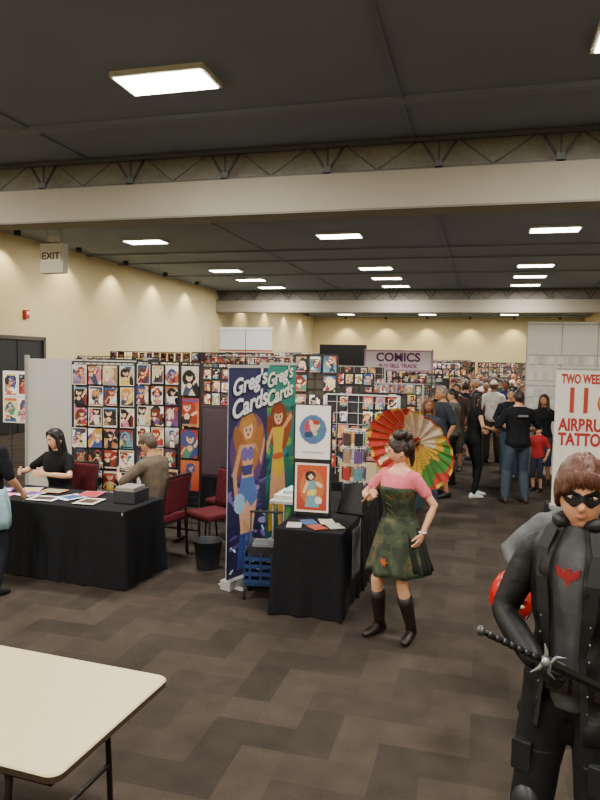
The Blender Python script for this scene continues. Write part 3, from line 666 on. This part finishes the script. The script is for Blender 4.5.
for i in range(8): a=i*math.pi/4; c.tube([(.11*math.cos(a),.11*math.sin(a),0),(.11*math.cos(a),.11*math.sin(a),.74)],.003,'#d9d9d6',n=5)
for k in range(4):
    for i in range(6): a=i*math.pi/3; M=Matrix.Rotation(a,3,'Z'); c.box(tuple(M@V((.12,0,.1+k*.18))),(.006,.09,.13),rr.choice(PAL),M)
c.build('wire_spinner_rack',loc=(-1.26,6.85,.757))
E=empty('blue_crate_cart',(-1.91,5.84,0),10); c=CM()
for x in(-.15,.15): c.box((x,0,.3),(.015,.3,.3),'#14284e')
for y in(-.15,.15):
    for z in(.18,.25,.32,.39): c.box((0,y,z),(.30,.012,.035),'#16305e')
    for x in(-.1,0,.1): c.box((x,y,.3),(.02,.014,.28),'#122850')
c.box((0,0,.15),(.30,.3,.015),'#142c58'); c.box((0,0,.44),(.26,.24,.1),'#181a20'); c.box((.02,0,.5),(.22,.2,.03),'#6a6e74')
for x in(-.15,.15): c.tube([(x,.16,.12),(x,.18,.75)],.009,'#4a4d52',n=8); c.tube([(x-.012,.14,.06),(x+.012,.14,.06)],.06,'#141414',n=16,rnd=False); c.tube([(x,-.13,0),(x,-.13,.15)],.012,'#222222',n=8,rnd=False)
c.tube([(-.15,.18,.75),(.15,.18,.75)],.012,'#222222',n=8); c.build('cart',parent=E)
E=empty('white_side_table',(-1.91,6.85,0)); c=CM(); c.box((0,0,.72),(.38,.5,.03),'#cccac5'); 
for x in(-.16,.16):
    for y in(-.2,.2): c.tube([(x,y,0),(x,y,.7)],.012,'#888888',n=8,rnd=False)
c.box((0,0,.76),(.32,.4,.05),'#d9d7d2'); c.box((.03,.05,.80),(.24,.3,.04),'#b8cad4'); c.build('table',parent=E)
# ================================================================= tattoo booth (right)
draped_table('draped_tattoo_table',(1.45,7.3,0),0,1.5,.6,'#17181c')
E=empty('airbrush_tattoo_sign',(1.13,7.12,.757)); c=CM(); c.box((0,0,.72),(.84,.01,1.36),'#dedbd4'); c.box((0,0,1.41),(.86,.02,.02),'#9a9a9a'); c.box((0,.02,.02),(.86,.12,.04),'#9a9a9a'); c.build('sign_panel',parent=E)
text('TWO WEEK',(-.37,-.008,1.31),.125,'#a83a2a',E,off=.005,align='LEFT',sx=.58); text('11',(-.33,-.008,1.09),.34,'#a83a2a',E,off=.010,align='LEFT',sx=.75); text('AIRBRUSH\nTATTOOS',(-.38,-.008,.78),.17,'#a8282a',E,off=.006,align='LEFT',sp=.85,sx=.70)
CM().tube([(.10+.11*math.cos(a),-.01,1.08+.12*math.sin(a)) for a in[i*math.pi/8 for i in range(17)]],.022,'#b8622a',n=8).build('ring_emblem',parent=E)
c=CM(); c.box((0,0,1.55),(2.6,.06,3.0),'#d5d3cf')
for x in(-1.3,-.65,0,.65,1.3): c.box((x,-.035,1.55),(.02,.01,3.0),'#a9a7a3')
for z in(.6,1.2,1.8,2.4,3.0): c.box((0,-.035,z),(2.6,.01,.02),'#a9a7a3')
for x in(-1.25,1.25): c.box((x,0,.02),(.06,.7,.04),'#888888')
rg=random.Random(4)
for i in range(6):
    for j in range(14): c.box((-1.2+j*.18,-.05,2.3-i*.32),(.1,.03,.16),rg.choice(['#e6e4e0','#c9c6c0','#dedcd6']))
c.build('white_pegboard_wall',loc=(2.12,14.0,0))
# ================================================================= background booths
E=empty('hanging_comics_sign',(-1.95,16,0)); c=CM(); c.box((0,0,2.24),(1.62,.03,.50),'#c898c4'); c.box((0,-.02,2.24),(1.54,.01,.43),'#f6e8f2')
for x in(-.8,.8): c.tube([(x,.02,0),(x,.02,2.5)],.02,'#555555',n=8); c.box((x,.02,.02),(.3,.3,.03),'#444444')
c.build('sign_board',parent=E); text('COMICS',(0,-.04,2.31),.28,'#6a2a70',E,off=.008); text('BUY SELL TRADE',(0,-.04,2.11),.12,'#a83a80',E,off=.003)
CM().box((-3.7,18,1.35),(1.3,.05,2.6),'#141416').box((-4.3,18,.02),(.05,.5,.04),'#333333').box((-3.1,18,.02),(.05,.5,.04),'#333333').build('black_backdrop_panel')
comic_rack((-2.28,9.2,0),3,.62,2.28,6,z0=.4,seed=41,back='#4a4038',name='gridwall_tower')
racks=[(-1.55,8.9,1.0,1.75,5),(-1.45,10.7,.9,1.7,5),(-2.3,11.4,1.0,2.0,6),(-1.55,12.6,1.0,1.8,5),(-2.6,13.6,1.4,2.1,6),(-1.7,14.9,1.2,1.7,5),(-3.1,16.6,1.6,2.1,6),(-1.6,18.8,1.1,1.9,5),(-4.8,10.5,1.4,2.05,6),(-6.6,11.2,1.8,2.15,6),(-4.7,12.8,1.7,2.1,6),
(-8.0,13.6,2.2,2.2,6),(-5.6,15.2,2.2,2.25,6),(-9.0,17,2.4,2.35,6),(-6.2,18.5,2.6,2.3,6),(-4.0,20.6,2.0,2.2,6),(-1.9,21.5,1.8,2.0,5),(-8.2,21,2.6,2.4,6),(-6.0,24.5,2.6,2.3,6),(-3.4,25.2,2.2,2.2,6),(-1.4,26.5,1.6,2.0,5),(-9.2,26.5,2.6,2.5,6),(-5.2,30,3,2.4,6),(-2.2,31,2.4,2.2,6),(-8.6,33,3,2.6,6),(-4.8,37,3,2.5,6),(-1.6,37,2.4,2.3,6),
(2.5,17.2,1.7,1.9,5),(2.6,20.5,2,2.1,6),(2.9,24.5,2,2.1,6),(3.0,29,2.2,2.2,6),(3.6,34,2.6,2.4,6),(1.2,42,3,2.3,6),(4.6,42,3,2.6,6),(-2.2,43,3,2.4,6),(-6.0,44,3.2,2.5,6)]
for i,(x,y,w,h,rw) in enumerate(racks): comic_rack((x,y,0),R0.uniform(-8,8),w,h,rw,z0=.55,seed=200+i,back=R0.choice(['#3c3632','#2b2b30','#6a6258','#b0aca4',None]),frame=R0.choice(['#2a2a2c','#b8b8b4']))
tabs=[(-1.40,8.1,.8,.6,'#15161a'),(-3.9,9.4,1.8,.7,'#1b1c22'),(-1.65,12.0,1.3,.5,'#18191d'),(-1.75,14.1,1.4,.6,'#20222a'),(-1.7,17.6,1.5,.6,'#18191d'),(-4.9,11.7,1.8,.6,'#1b1c22'),(-7.6,12.4,1.8,.6,'#15161a'),(-5.1,14.2,1.8,.6,'#26262c'),(-1.8,20.4,1.6,.6,'#18191d'),(-1.6,24.8,1.6,.6,'#303038'),
(2.2,12.9,1.3,.6,'#15161a'),(2.2,16.2,1.4,.6,'#1b1c22'),(2.3,19.4,1.6,.6,'#15161a'),(2.4,23,1.6,.6,'#22222a'),(2.5,27.5,1.6,.6,'#15161a')]
for i,(x,y,w,d,col) in enumerate(tabs):
    draped_table('draped_vendor_table',(x,y,0),0,w,d,col,folds=.7); comic_boxes((x,y,0),0,int(w/.27),seed=i)
# ================================================================= PEOPLE
pinkm=mat('pink_knit','#cc6472',rough=.8,var=.08,scale=60,bump=.2)
def camo():
    m=bpy.data.materials.new('green_brocade'); m.use_nodes=True; nt=m.node_tree; b=nt.nodes['Principled BSDF']; b.inputs['Roughness'].default_value=.75
    tc=nt.nodes.new('ShaderNodeTexCoord'); nz=nt.nodes.new('ShaderNodeTexNoise'); nz.inputs['Scale'].default_value=9; nt.links.new(tc.outputs['Object'],nz.inputs[0])
    cr=nt.nodes.new('ShaderNodeValToRGB'); cr.color_ramp.interpolation='CONSTANT'; e=cr.color_ramp.elements; e[0].color=(*lin('#1d2619'),1); e[1].position=.46; e[1].color=(*lin('#2c3923'),1)
    q=e.new(.56); q.color=(*lin('#434628'),1); q=e.new(.665); q.color=(*lin('#6a3a22'),1); q=e.new(.69); q.color=(*lin('#26311e'),1)
    nt.links.new(nz.outputs['Fac'],cr.inputs[0]); nt.links.new(cr.outputs[0],b.inputs['Base Color']); return m
cam_m=camo()
WX,WY,WA=-.60,5.28,150
E,J=person('woman_with_parasol',(WX,WY,0),WA,h=1.60,fem=True,skin='#cf9c7c',hair=('bun','#24130e'),top=('#d85a70',.30,.28,.50,pinkm),bottom=('skirt','#2f3a26',.35,1.0,cam_m),
  shoe='#1c1311',boots=.78,wr=(.14,.24,1.24),pr=(1,-.2,-.6),wl=(-.27,.03,.98),pl=(-.7,-.7,0),ar=(.15,.04,.10),al=(-.13,-.05,.10),hy=-48,hpit=-12,vox=.011,curl=(1.25,.4),hsr=(.2,0,1),hdr=(-.55,.3,.45),footyaw=(-8,15),hi=True,build=.98)
c=CM(); torso(c,J['sp'],J['tab'],-.03,.40,.022,n=32); c.build('corset',cam_m,parent=E,remesh=.012,recalc=True)
c=CM()
for i in range(6): c.tube([J['sp'](.02+.055*i)[0]+V((-.03,.135 if i<4 else .155,0)),J['sp'](.045+.055*i)[0]+V((.03,.135 if i<4 else .155,0))],.003,'#5a5232',n=6)
c.tube([J['WL']+V((.03*math.cos(a),.03*math.sin(a),.01)) for a in[i*math.pi/6 for i in range(13)]],.005,'#e8e4da',n=6); c.build('lacing_and_bracelet',parent=E)
c=CM(); rings=[]
for i in range(8):
    k=i/7; rings.append([V((-.13-.13*k+.02*math.sin(j*1.1)*k,-.14+.24*j/24,1.0-.36*k+.015*math.sin(j*1.7+i)*k))+V((-.05*math.sin(math.pi*j/24),0,0)) for j in range(25)])
c.loft(rings,'#1a1f18',cap=False,closed=False); c.build('ruffled_bustle',cloth('#1a1f1a'),parent=E,solid=.006)
c=CM()
for a in range(0,360,60):
    a=math.radians(a); q=V((math.cos(a),0,math.sin(a))); t=V((-math.sin(a),0,math.cos(a))); o=V((-.02,.235,.72)); c.add([o,o+q*.02+t*.012+V((0,-.001,0)),o+q*.045,o+q*.02-t*.012],[(0,1,2,3)],'#a8582c')
c.build('leaf_applique',parent=E,solid=.004)
def parasol():
    s=J['s']; Rz=Matrix.Rotation(math.radians(WA),3,'Z'); hw=V((WX,WY,0))+Rz@((J['WR']+V((-.03,.03,.05)))*s)
    apex=V((-.53,5.82,1.51)); ax=(apex-hw).normalized()
    E=empty('paper_parasol',tuple(apex)); u=ax.cross(V((0,0,1))).normalized(); w=u.cross(ax)
    nr,ns=16,144; Rm,dep=.40,.14; c=CM()
    def pt(k,a): 
        rad=Rm*k; sag=dep*(k**1.25)+.008*k*math.cos(a*24); return -ax*sag+u*rad*math.cos(a)+w*rad*math.sin(a)
    for i in range(nr):
        for j in range(ns):
            a0,a1=2*math.pi*j/ns,2*math.pi*(j+1)/ns; am=(a0+a1)/2; k=(i+.5)/nr
            x,z=math.cos(am)*k,math.sin(am)*k
            d=x*.75-z*.66; n_=.05*math.sin(am*5)+.04*math.sin(am*11+k*6)
            if k>.94: col='#b8342e' if (j//6)%2 else '#d0a838'
            elif d+n_<-.45: col='#c0342e'
            elif d+n_<-.28: col='#e0d0a8'
            elif d+n_<.08: col='#c83c38' if z<.15 else '#e8dccc'
            elif d+n_<.36: col='#e6dcc6' if z>-.05 else '#d8b038'
            elif d+n_<.50: col='#d8b038'
            elif d+n_<.82: col='#3f8a3c'
            else: col='#b83832' if z<-.2 else '#6a9a40'
            c.add([pt(i/nr+.001,a0),pt((i+1)/nr,a0),pt((i+1)/nr,a1),pt(i/nr+.001,a1)],[(0,1,2,3)],col)
    c.build('paper_canopy',mat('oiled_paper',rough=.55,var=.08,attr=True),parent=E)
    c=CM(); c.tube([hw-apex-ax*.12,ax*.05],.008,'#7a4a28',n=8)
    run=-ax*.30
    for j in range(24):
        a=2*math.pi*j/24; p=[pt(k,a)-ax*.006 for k in(.03,.5,.99)]; c.tube(p,.0018,'#a07440',n=5,rnd=False); c.tube([run,pt(.55,a)-ax*.008],.0016,'#a07440',n=5,rnd=False)
    c.tube([run-ax*.02,run+ax*.02],.02,'#6a4024',n=10); c.tube([-ax*.02,ax*.03],.022,'#3a2416',n=10); c.build('handle_and_ribs',parent=E)
parasol()
# --- masked teen
jl=mat('black_leather','#0c0d0f',rough=.55,var=.2,scale=22,bump=.3,spec=.3)
BX,BY,BA=.380,2.68,154
E,J=person('masked_costumed_teen',(BX,BY,0),BA,h=1.84,skin='#cf987c',hair=('fringe','#4a2616'),top=('#46474a',.0,-.08,.585),bottom=('pants','#101113'),shoe='#101012',boots=.6,
  wr=(.06,.235,1.09),pr=(1,-.55,-.1),wl=(-.28,.05,.95),pl=(-.8,-.6,0),ar=(.10,.05,.09),al=(-.14,-.02,.09),hy=20,hpit=-4,vox=.011,curl=(1.3,.4),hsr=(.2,.2,1),hdr=(-.75,.35,-.3),glove='#121315',mask=True,hi=True,build=.80,armk=.90,headk=1.04)
sp,tab=J['sp'],J['tab']
c=CM(); rings=[]
for i in range(30):
    t=-.16+.735*i/29; cc,d=sp(t); w,dd,yo=trow(max(t,-.04),tab); k=max(0,.15-t)*.12; w+=.030+k; dd+=.034+k; op=.34+.10*max(0,.2-t)*2
    row=[]
    for j in range(49):
        a=math.pi/2+op+(2*math.pi-2*op)*j/48; fold=.006*math.sin(i*.7+j*.35)+.004*math.sin(i*1.3-j*.6); row.append(cc+V(((w+fold)*math.cos(a),yo+(dd+fold)*math.sin(a),0)))
    rings.append(row)
c.loft(rings,'#15161a',cap=False,closed=False)
for S,Eb,W in((J['SR'],J['ER'],J['WR']),(J['SL'],J['EL'],J['WL'])):
    P_=[S-(S-sp(.485)[0])*.35,S,S.lerp(Eb,.25),S.lerp(Eb,.5),S.lerp(Eb,.8),Eb,Eb.lerp(W,.2),Eb.lerp(W,.45),Eb.lerp(W,.7),Eb.lerp(W,.95)]
    c.tube(P_,[.054,.060,.052,.055,.047,.050,.044,.046,.039,.039],n=20)
c.build('leather_jacket',jl,parent=E,solid=.006,disp=.008,subd=1)
c=CM()
for sd in(-1,1):
    pts=[(sd*.055,.075,.575),(sd*.075,.10,.50),(sd*.065,.128,.40),(sd*.055,.128,.28),(sd*.05,.122,.15),(sd*.065,.13,.0),(sd*.075,.135,-.14)]
    q=[sp(p[2])[0]+V((p[0],p[1],0)) for p in pts]; q2=[a+V((sd*(.045 if i<4 else .02),-.012,.0)) for i,a in enumerate(q)]
    c.loft([[a+V((0,.012,0)),b+V((0,.010,0)),b,a] for a,b in zip(q,q2)],'#141518',smooth=False)
    for k in range(8): 
        p=sp(-.04+.06*k)[0]; c.ell(p+V((sd*.085,.128,0)),(.004,.004,.004),'#6a6a6e',nu=8,nv=5)
c.tube([sp(.575)[0]+V((.08*math.sin(a),-.005-.08*math.cos(a),.02)) for a in[math.radians(x) for x in range(-140,141,20)]],.026,'#121316',n=10)
c.build('collar_and_studs',mat('leather_trim',rough=.6,var=.1,attr=True),parent=E,bevel=.003)
em=[(-.01,.04),(.01,.04),(.018,.015),(.05,.03),(.085,.05),(.075,.0),(.05,-.02),(.03,-.02),(.012,-.045),(0,-.075),(-.012,-.045),(-.03,-.02),(-.05,-.02),(-.075,.0),(-.085,.05),(-.05,.03),(-.018,.015)]
cc=sp(.42)[0]
c=CM(); vs=[cc+V((x*.5,.122,z*.6)) for x,z in em]; c.add(vs,[tuple(range(len(vs)))],'#861c22'); c.build('red_bat_emblem',parent=E,solid=.008)
c=CM()
c.loft([[sp(.03)[0]+V(((tab[2][1]+.020)*math.cos(a),(tab[2][2]+.024)*math.sin(a),dz)) for a in[2*math.pi*j/32 for j in range(32)]] for dz in(-.03,.03)],'#1c1b18',cap=False)
for a in(-.10,-.05,.0,.05,.10): c.box(sp(.03)[0]+V((a,.114-a*a*2,0)),(.04,.03,.06),'#2a2927')
for H_,K_,A_,sd in((V((.09,0,.92)),J['KR'],J['AR'],1),(V((-.09,0,.92)),J['KL'],J['AL'],-1)):
    m=H_.lerp(K_,.55)
    c.tube([m+V((0,0,.03)),m-V((0,0,.03))],.081,'#191a1c',n=20,rnd=False); c.box(m+V((sd*.03,.08,0)),(.07,.04,.11),'#222326')
    m2=H_.lerp(K_,.8); c.tube([m2+V((0,0,.015)),m2-V((0,0,.015))],.072,'#26272a',n=20,rnd=False)
    c.ell(K_+V((0,.045,.02)),(.052,.04,.07),'#2c2d30',nu=16,nv=12)
    for k,(rr_) in enumerate((.052,.050,.048)): p=K_.lerp(A_,.12+.2*k); c.ell(p+V((0,.04,0)),(rr_,.035,.055),('#9a9b9c','#6c6e72','#4c4e52')[k],nu=16,nv=10)
c.build('belt_and_armour',mat('armour_plate',rough=.45,metal=.3,var=.06,attr=True),parent=E,bevel=.003,recalc=True)
E=empty('fantasy_sword',(0,0,0)); c=CM(); a=V((.025,2.34,1.285)); b=V((.238,2.38,1.19)); d=(b-a).normalized(); up=V((0,0,1)); up=(up-d*up.dot(d)).normalized(); sdv=d.cross(up)
c.ell(a,(.018,.018,.018),'#4a4c50'); c.tube([a,a+d*.03,a+d*.12,a+d*.2,b],[.008,.011,.010,.011,.010],'#141416',n=12)
for k in range(7): p=a+d*(.03+.027*k); c.tube([p,p+d*.008],.0125,'#2c2d30',n=12)
for s_ in(1,-1):
    c.tube([b,b+up*.03*s_-d*.006,b+up*.055*s_-d*.025],[.009,.007,.002],'#8a8c90',n=8); c.tube([b+d*.02,b+d*.03+up*.03*s_,b+d*.06+up*.042*s_],[.008,.006,.002],'#7a7c82',n=8)
c.ell(b,(.018,.018,.018),'#9a9ca0')
c.loft([[p+up*w,p+sdv*.005,p-up*w,p-sdv*.005] for p,w in((b,.018),(b+d*.1,.016),(b+d*.22,.015),(b+d*.30,.0145),(b+d*.42,.012),(b+d*.48,.002))],'#242528',smooth=False)
c.build('sword',mat('weapon_metal',rough=.35,metal=.6,var=.05,attr=True),parent=E)
person('attendee_in_grey_shirt',(.53,4.04,0),178,h=1.60,skin='#b88464',hair=('short','#3a2418'),top=('#55575a',.80),bottom=('pants','#26324a'),shoe='#22201e',wr=(.30,.26,1.12),pr=(1,-.3,-.3),vox=.016,curl=(.7,.4),ar=(.19,.02,.085),armk=.9)
def helmet():
    E=empty('red_helmet',(.185,3.54,1.0),172); E.scale=(1.08,)*3; c=CM(); rings=[]
    for rg in sph_grid(40,30):
        row=[]
        for d in rg:
            x,y,z=d; q=V((.105*x,.125*y,.14*z))
            if z<0: q.x*=1-.32*(-z)**1.5; q.y*=1-.12*(-z)
            if y>0:
                g=lambda cx,cz,sx,sz: math.exp(-((x-cx)/sx)**2-((z-cz)/sz)**2)
                q.y+=.012*g(0,-.25,.12,.2)+.008*g(0,.22,.6,.06)-.014*(g(.4,.03,.2,.09)+g(-.4,.03,.2,.09))-.01*g(0,-.55,.3,.05)+.006*g(0,-.8,.3,.1)
            row.append(q)
        rings.append(row)
    c.loft(rings,'#c81c18'); c.build('shell',mat('glossy_red','#a81410',rough=.25,var=.03,spec=.5),parent=E,recalc=True)
    c=CM()
    for s_ in(-1,1): c.ell((s_*.04,.103,.006),(.026,.012,.011),'#b8b4ac'); c.tube([(s_*.015,.125,.025),(s_*.045,.118,.036),(s_*.075,.09,.03)],[.004,.005,.002],'#1a0a0a',n=6); c.tube([(s_*.02,.112,-.1),(s_*.06,.09,-.07),(s_*.09,.04,-.03)],.003,'#3a0808',n=6)
    c.tube([(-.03,.114,-.075),(0,.12,-.078),(.03,.114,-.075)],.0035,'#3a0808',n=6); c.build('visor_details',painted_gloss(),parent=E)
helmet()
person('seated_vendor_woman',(-4.66,6.66,0),172,h=1.76,fem=True,skin='#d0a284',hair=('long','#0c0a0c'),top=('#0d0e11',.34),bottom=('pants','#1b1c24'),P=(0,-.02,.55),lean=.12,wr=(.20,.38,.90),wl=(-.16,.38,.90),pr=(1,-.3,-.6),pl=(-1,-.3,-.6),ar=(.12,.42,.085),al=(-.12,.42,.085),kr=(0,.4,1),kl=(0,.4,1),hpit=-10,hy=-12,vox=.014,curl=(.5,.5),hi=True)
person('seated_visitor',(-3.42,6.66,0),80,h=1.76,skin='#b88868',hair=('short','#4a3a2e'),top=('#5e5346',.45),bottom=('pants','#3a3a36'),P=(0,-.02,.55),lean=.22,wr=(.18,.40,.88),wl=(-.16,.40,.9),pr=(1,-.4,-.6),pl=(-1,-.4,-.6),ar=(.13,.36,.085),al=(-.12,.3,.085),kr=(0,.4,1),kl=(0,.4,1),hpit=-18,vox=.015)
E,J=person('attendee_at_table',(-4.30,5.06,0),-10,h=1.64,skin='#c69474',hair=('short','#2a1c16'),top=('#131418',.45),bottom=('pants','#20242c'),wr=(.20,.24,1.0),vox=.016,build=1.05)
c=CM(); c.loft([[V(((.19+w)*math.cos(a)*(1+.05*math.sin(a*8)),(.14+w)*math.sin(a)*(1+.05*math.sin(a*8+2)),z)) for a in[2*math.pi*j/48 for j in range(48)]] for z,w in((1.06,0),(1.0,.02),(.9,.04),(.78,.05),(.68,.05))],'#9fc4cc',cap=False); c.build('jacket_tied_at_waist',cloth('#92b6c0'),parent=E,solid=.008)
person('woman_in_black_leggings',(-.10,11.35,0),-60,h=1.74,fem=True,skin='#b88a6a',hair=('long','#120e0e'),top=('#101114',.12,.02),bottom=('leggings','#101115'),shoe='#c8c8c8',wr=(.20,.20,1.15),wl=(-.2,.22,1.1),vox=.016,ar=(.12,-.05,.085),al=(-.1,.12,.085))
E,J=person('man_in_black_tshirt',(.57,11.1,0),20,h=1.78,skin='#bf8f6e',hair=('short','#2a1f1a'),top=('#121317',.45),bottom=('pants','#3c4654'),shoe='#3a2a22',wr=(.24,.22,1.1),wl=(-.24,.22,1.08),build=1.12,vox=.016,ar=(.16,0,.085),al=(-.16,.03,.085))
c=CM(); c.box((0,-.172,1.38),(.16,.012,.03),'#707070'); c.build('shirt_print',parent=E)
person('child_in_red_shirt',(.98,12.3,0),150,h=1.14,skin='#d0a080',hair=('short','#6a4a2e'),top=('#a02a2c',.45),bottom=('shorts','#2a3040'),vox=.018)
person('man_with_goatee',(-.50,14.1,0),170,h=1.78,skin='#b88868',hair=('short','#2a1c16'),top=('#4a3a32',.45),bottom=('shorts','#4a4438'),wr=(.2,.25,1.15),build=1.1,beard='#2a1c16')
crowd=[(.25,15.6,10,'cap','#d8d4cc'),(.80,14.9,190,'short','#17181c'),(-.2,17.5,170,'short','#5a2a2c'),(.7,18.5,0,'long','#2a2c34'),(1.45,10.0,170,'short','#17181c'),(1.0,17.8,160,'short','#7a8088'),(.1,20.5,20,'short','#e0dcd4'),(-.5,22,180,'cap','#26282e'),(.9,22.5,180,'long','#8a2a30'),(.4,25,0,'short','#30343c'),(-.2,27,180,'short','#6a7078'),(1.2,28.4,0,'bald','#c8b89a'),(.5,31,180,'short','#202228'),(-.6,34,180,'short','#444a54'),(.8,36,0,'short','#c8c8c8'),
(-2.75,10.3,160,'short','#26282e'),(-3.65,10.35,200,'bald','#1a1b20'),(-3.45,11.1,40,'short','#5a6a78'),(-3.3,12.1,180,'short','#2a2c34'),(-6.0,13.2,150,'long','#3a2a3a'),(-2.75,15.3,200,'short','#3c4048'),(-.75,9.9,175,'long','#303038'),(-.50,12.5,90,'short','#5a5a56'),(-.65,16.5,150,'cap','#6a3a30'),(-3.4,19.4,180,'short','#585c64'),(-.45,19.2,120,'short','#1c1d22'),(2.1,11.8,180,'short','#24262c'),(1.15,15.8,200,'short','#3a3e48'),(-3.05,8.75,185,'short','#1a1c22'),
(1.12,13.1,165,'long','#15161a'),(-.35,15.6,20,'short','#22242c'),(.55,16.9,180,'short','#2c3a5a'),(1.0,20.6,200,'short','#1c1e24'),(-.15,23.6,180,'long','#4a2a3a'),(.45,28.8,180,'short','#c8c4b8'),(-.35,25.4,150,'short','#2a2c30'),(1.25,24.6,180,'short','#8a8a88'),(.0,33,180,'short','#5a2a2a'),(1.4,33,180,'short','#22242a'),(.2,38,180,'short','#2a3450'),(-3.75,14.9,180,'short','#30323a'),(-.4,30,180,'short','#22242a'),(.1,18.6,180,'short','#6a2a2a'),(.55,21.6,180,'cap','#3a4a3a'),
(-.62,11.2,120,'short','#2c3038'),(-.80,13.4,200,'short','#1c1e24'),(-.78,15.1,180,'long','#6a3038'),(-.6,17.9,200,'short','#b8b4aa'),(-.7,20.4,160,'short','#2a3a58'),(-.72,23.0,180,'short','#3a3a3e'),(.55,13.6,185,'short','#20222a'),(.2,22.2,180,'short','#1c1e22'),(-2.1,10.2,190,'short','#3a3e46')]
nm={'cap':'attendee_in_cap','short':'convention_attendee','long':'long_haired_attendee','bald':'bald_attendee'}
for i,(x,y,yw,st,col) in enumerate(crowd):
    fem=(st=='long')
    person(nm[st],(x,y,0),yw,h=R0.uniform(1.6,1.7) if fem else R0.uniform(1.68,1.84),fem=fem,skin=R0.choice(['#c99873','#b07a56','#d0a484','#8a5a3e']),hair=(st,R0.choice(['#1c1412','#3a241a','#5a3e28','#7a7068'])),top=(col,R0.choice((.45,.45,.95))),
      bottom=('pants' if R0.random()<.75 else 'shorts',R0.choice(['#2a3448','#1a1b20','#4a4438','#3a4a5e'])),wr=R0.choice([None,(.2,.28,1.1)]),wl=R0.choice([None,(-.2,.25,1.15)]),build=R0.uniform(.95,1.2),vox=.022 if y<20 else .03,ar=(.12,R0.uniform(-.1,.1),.085),al=(-.12,R0.uniform(-.1,.1),.085),hy=R0.uniform(-30,30))
# ================================================================= camera
f=670
F=V((183/f,36/f,-1)).normalized(); D=V((1,-.02,0)).normalized(); U=D.cross(F).normalized(); X=F.cross(U)
cd=bpy.data.cameras.new('camera'); cd.sensor_fit='AUTO'; cd.sensor_width=36; cd.lens=f/800*36; cd.clip_end=200
co=bpy.data.objects.new('camera',cd); SC.objects.link(co)
co.matrix_world=Matrix.Translation((0,0,2.2))@Matrix((X,F,U)).to_4x4()
bpy.context.scene.camera=co
w=bpy.data.worlds.new('world'); bpy.context.scene.world=w; w.use_nodes=True; w.node_tree.nodes['Background'].inputs[0].default_value=(.5,.5,.52,1); w.node_tree.nodes['Background'].inputs[1].default_value=.3
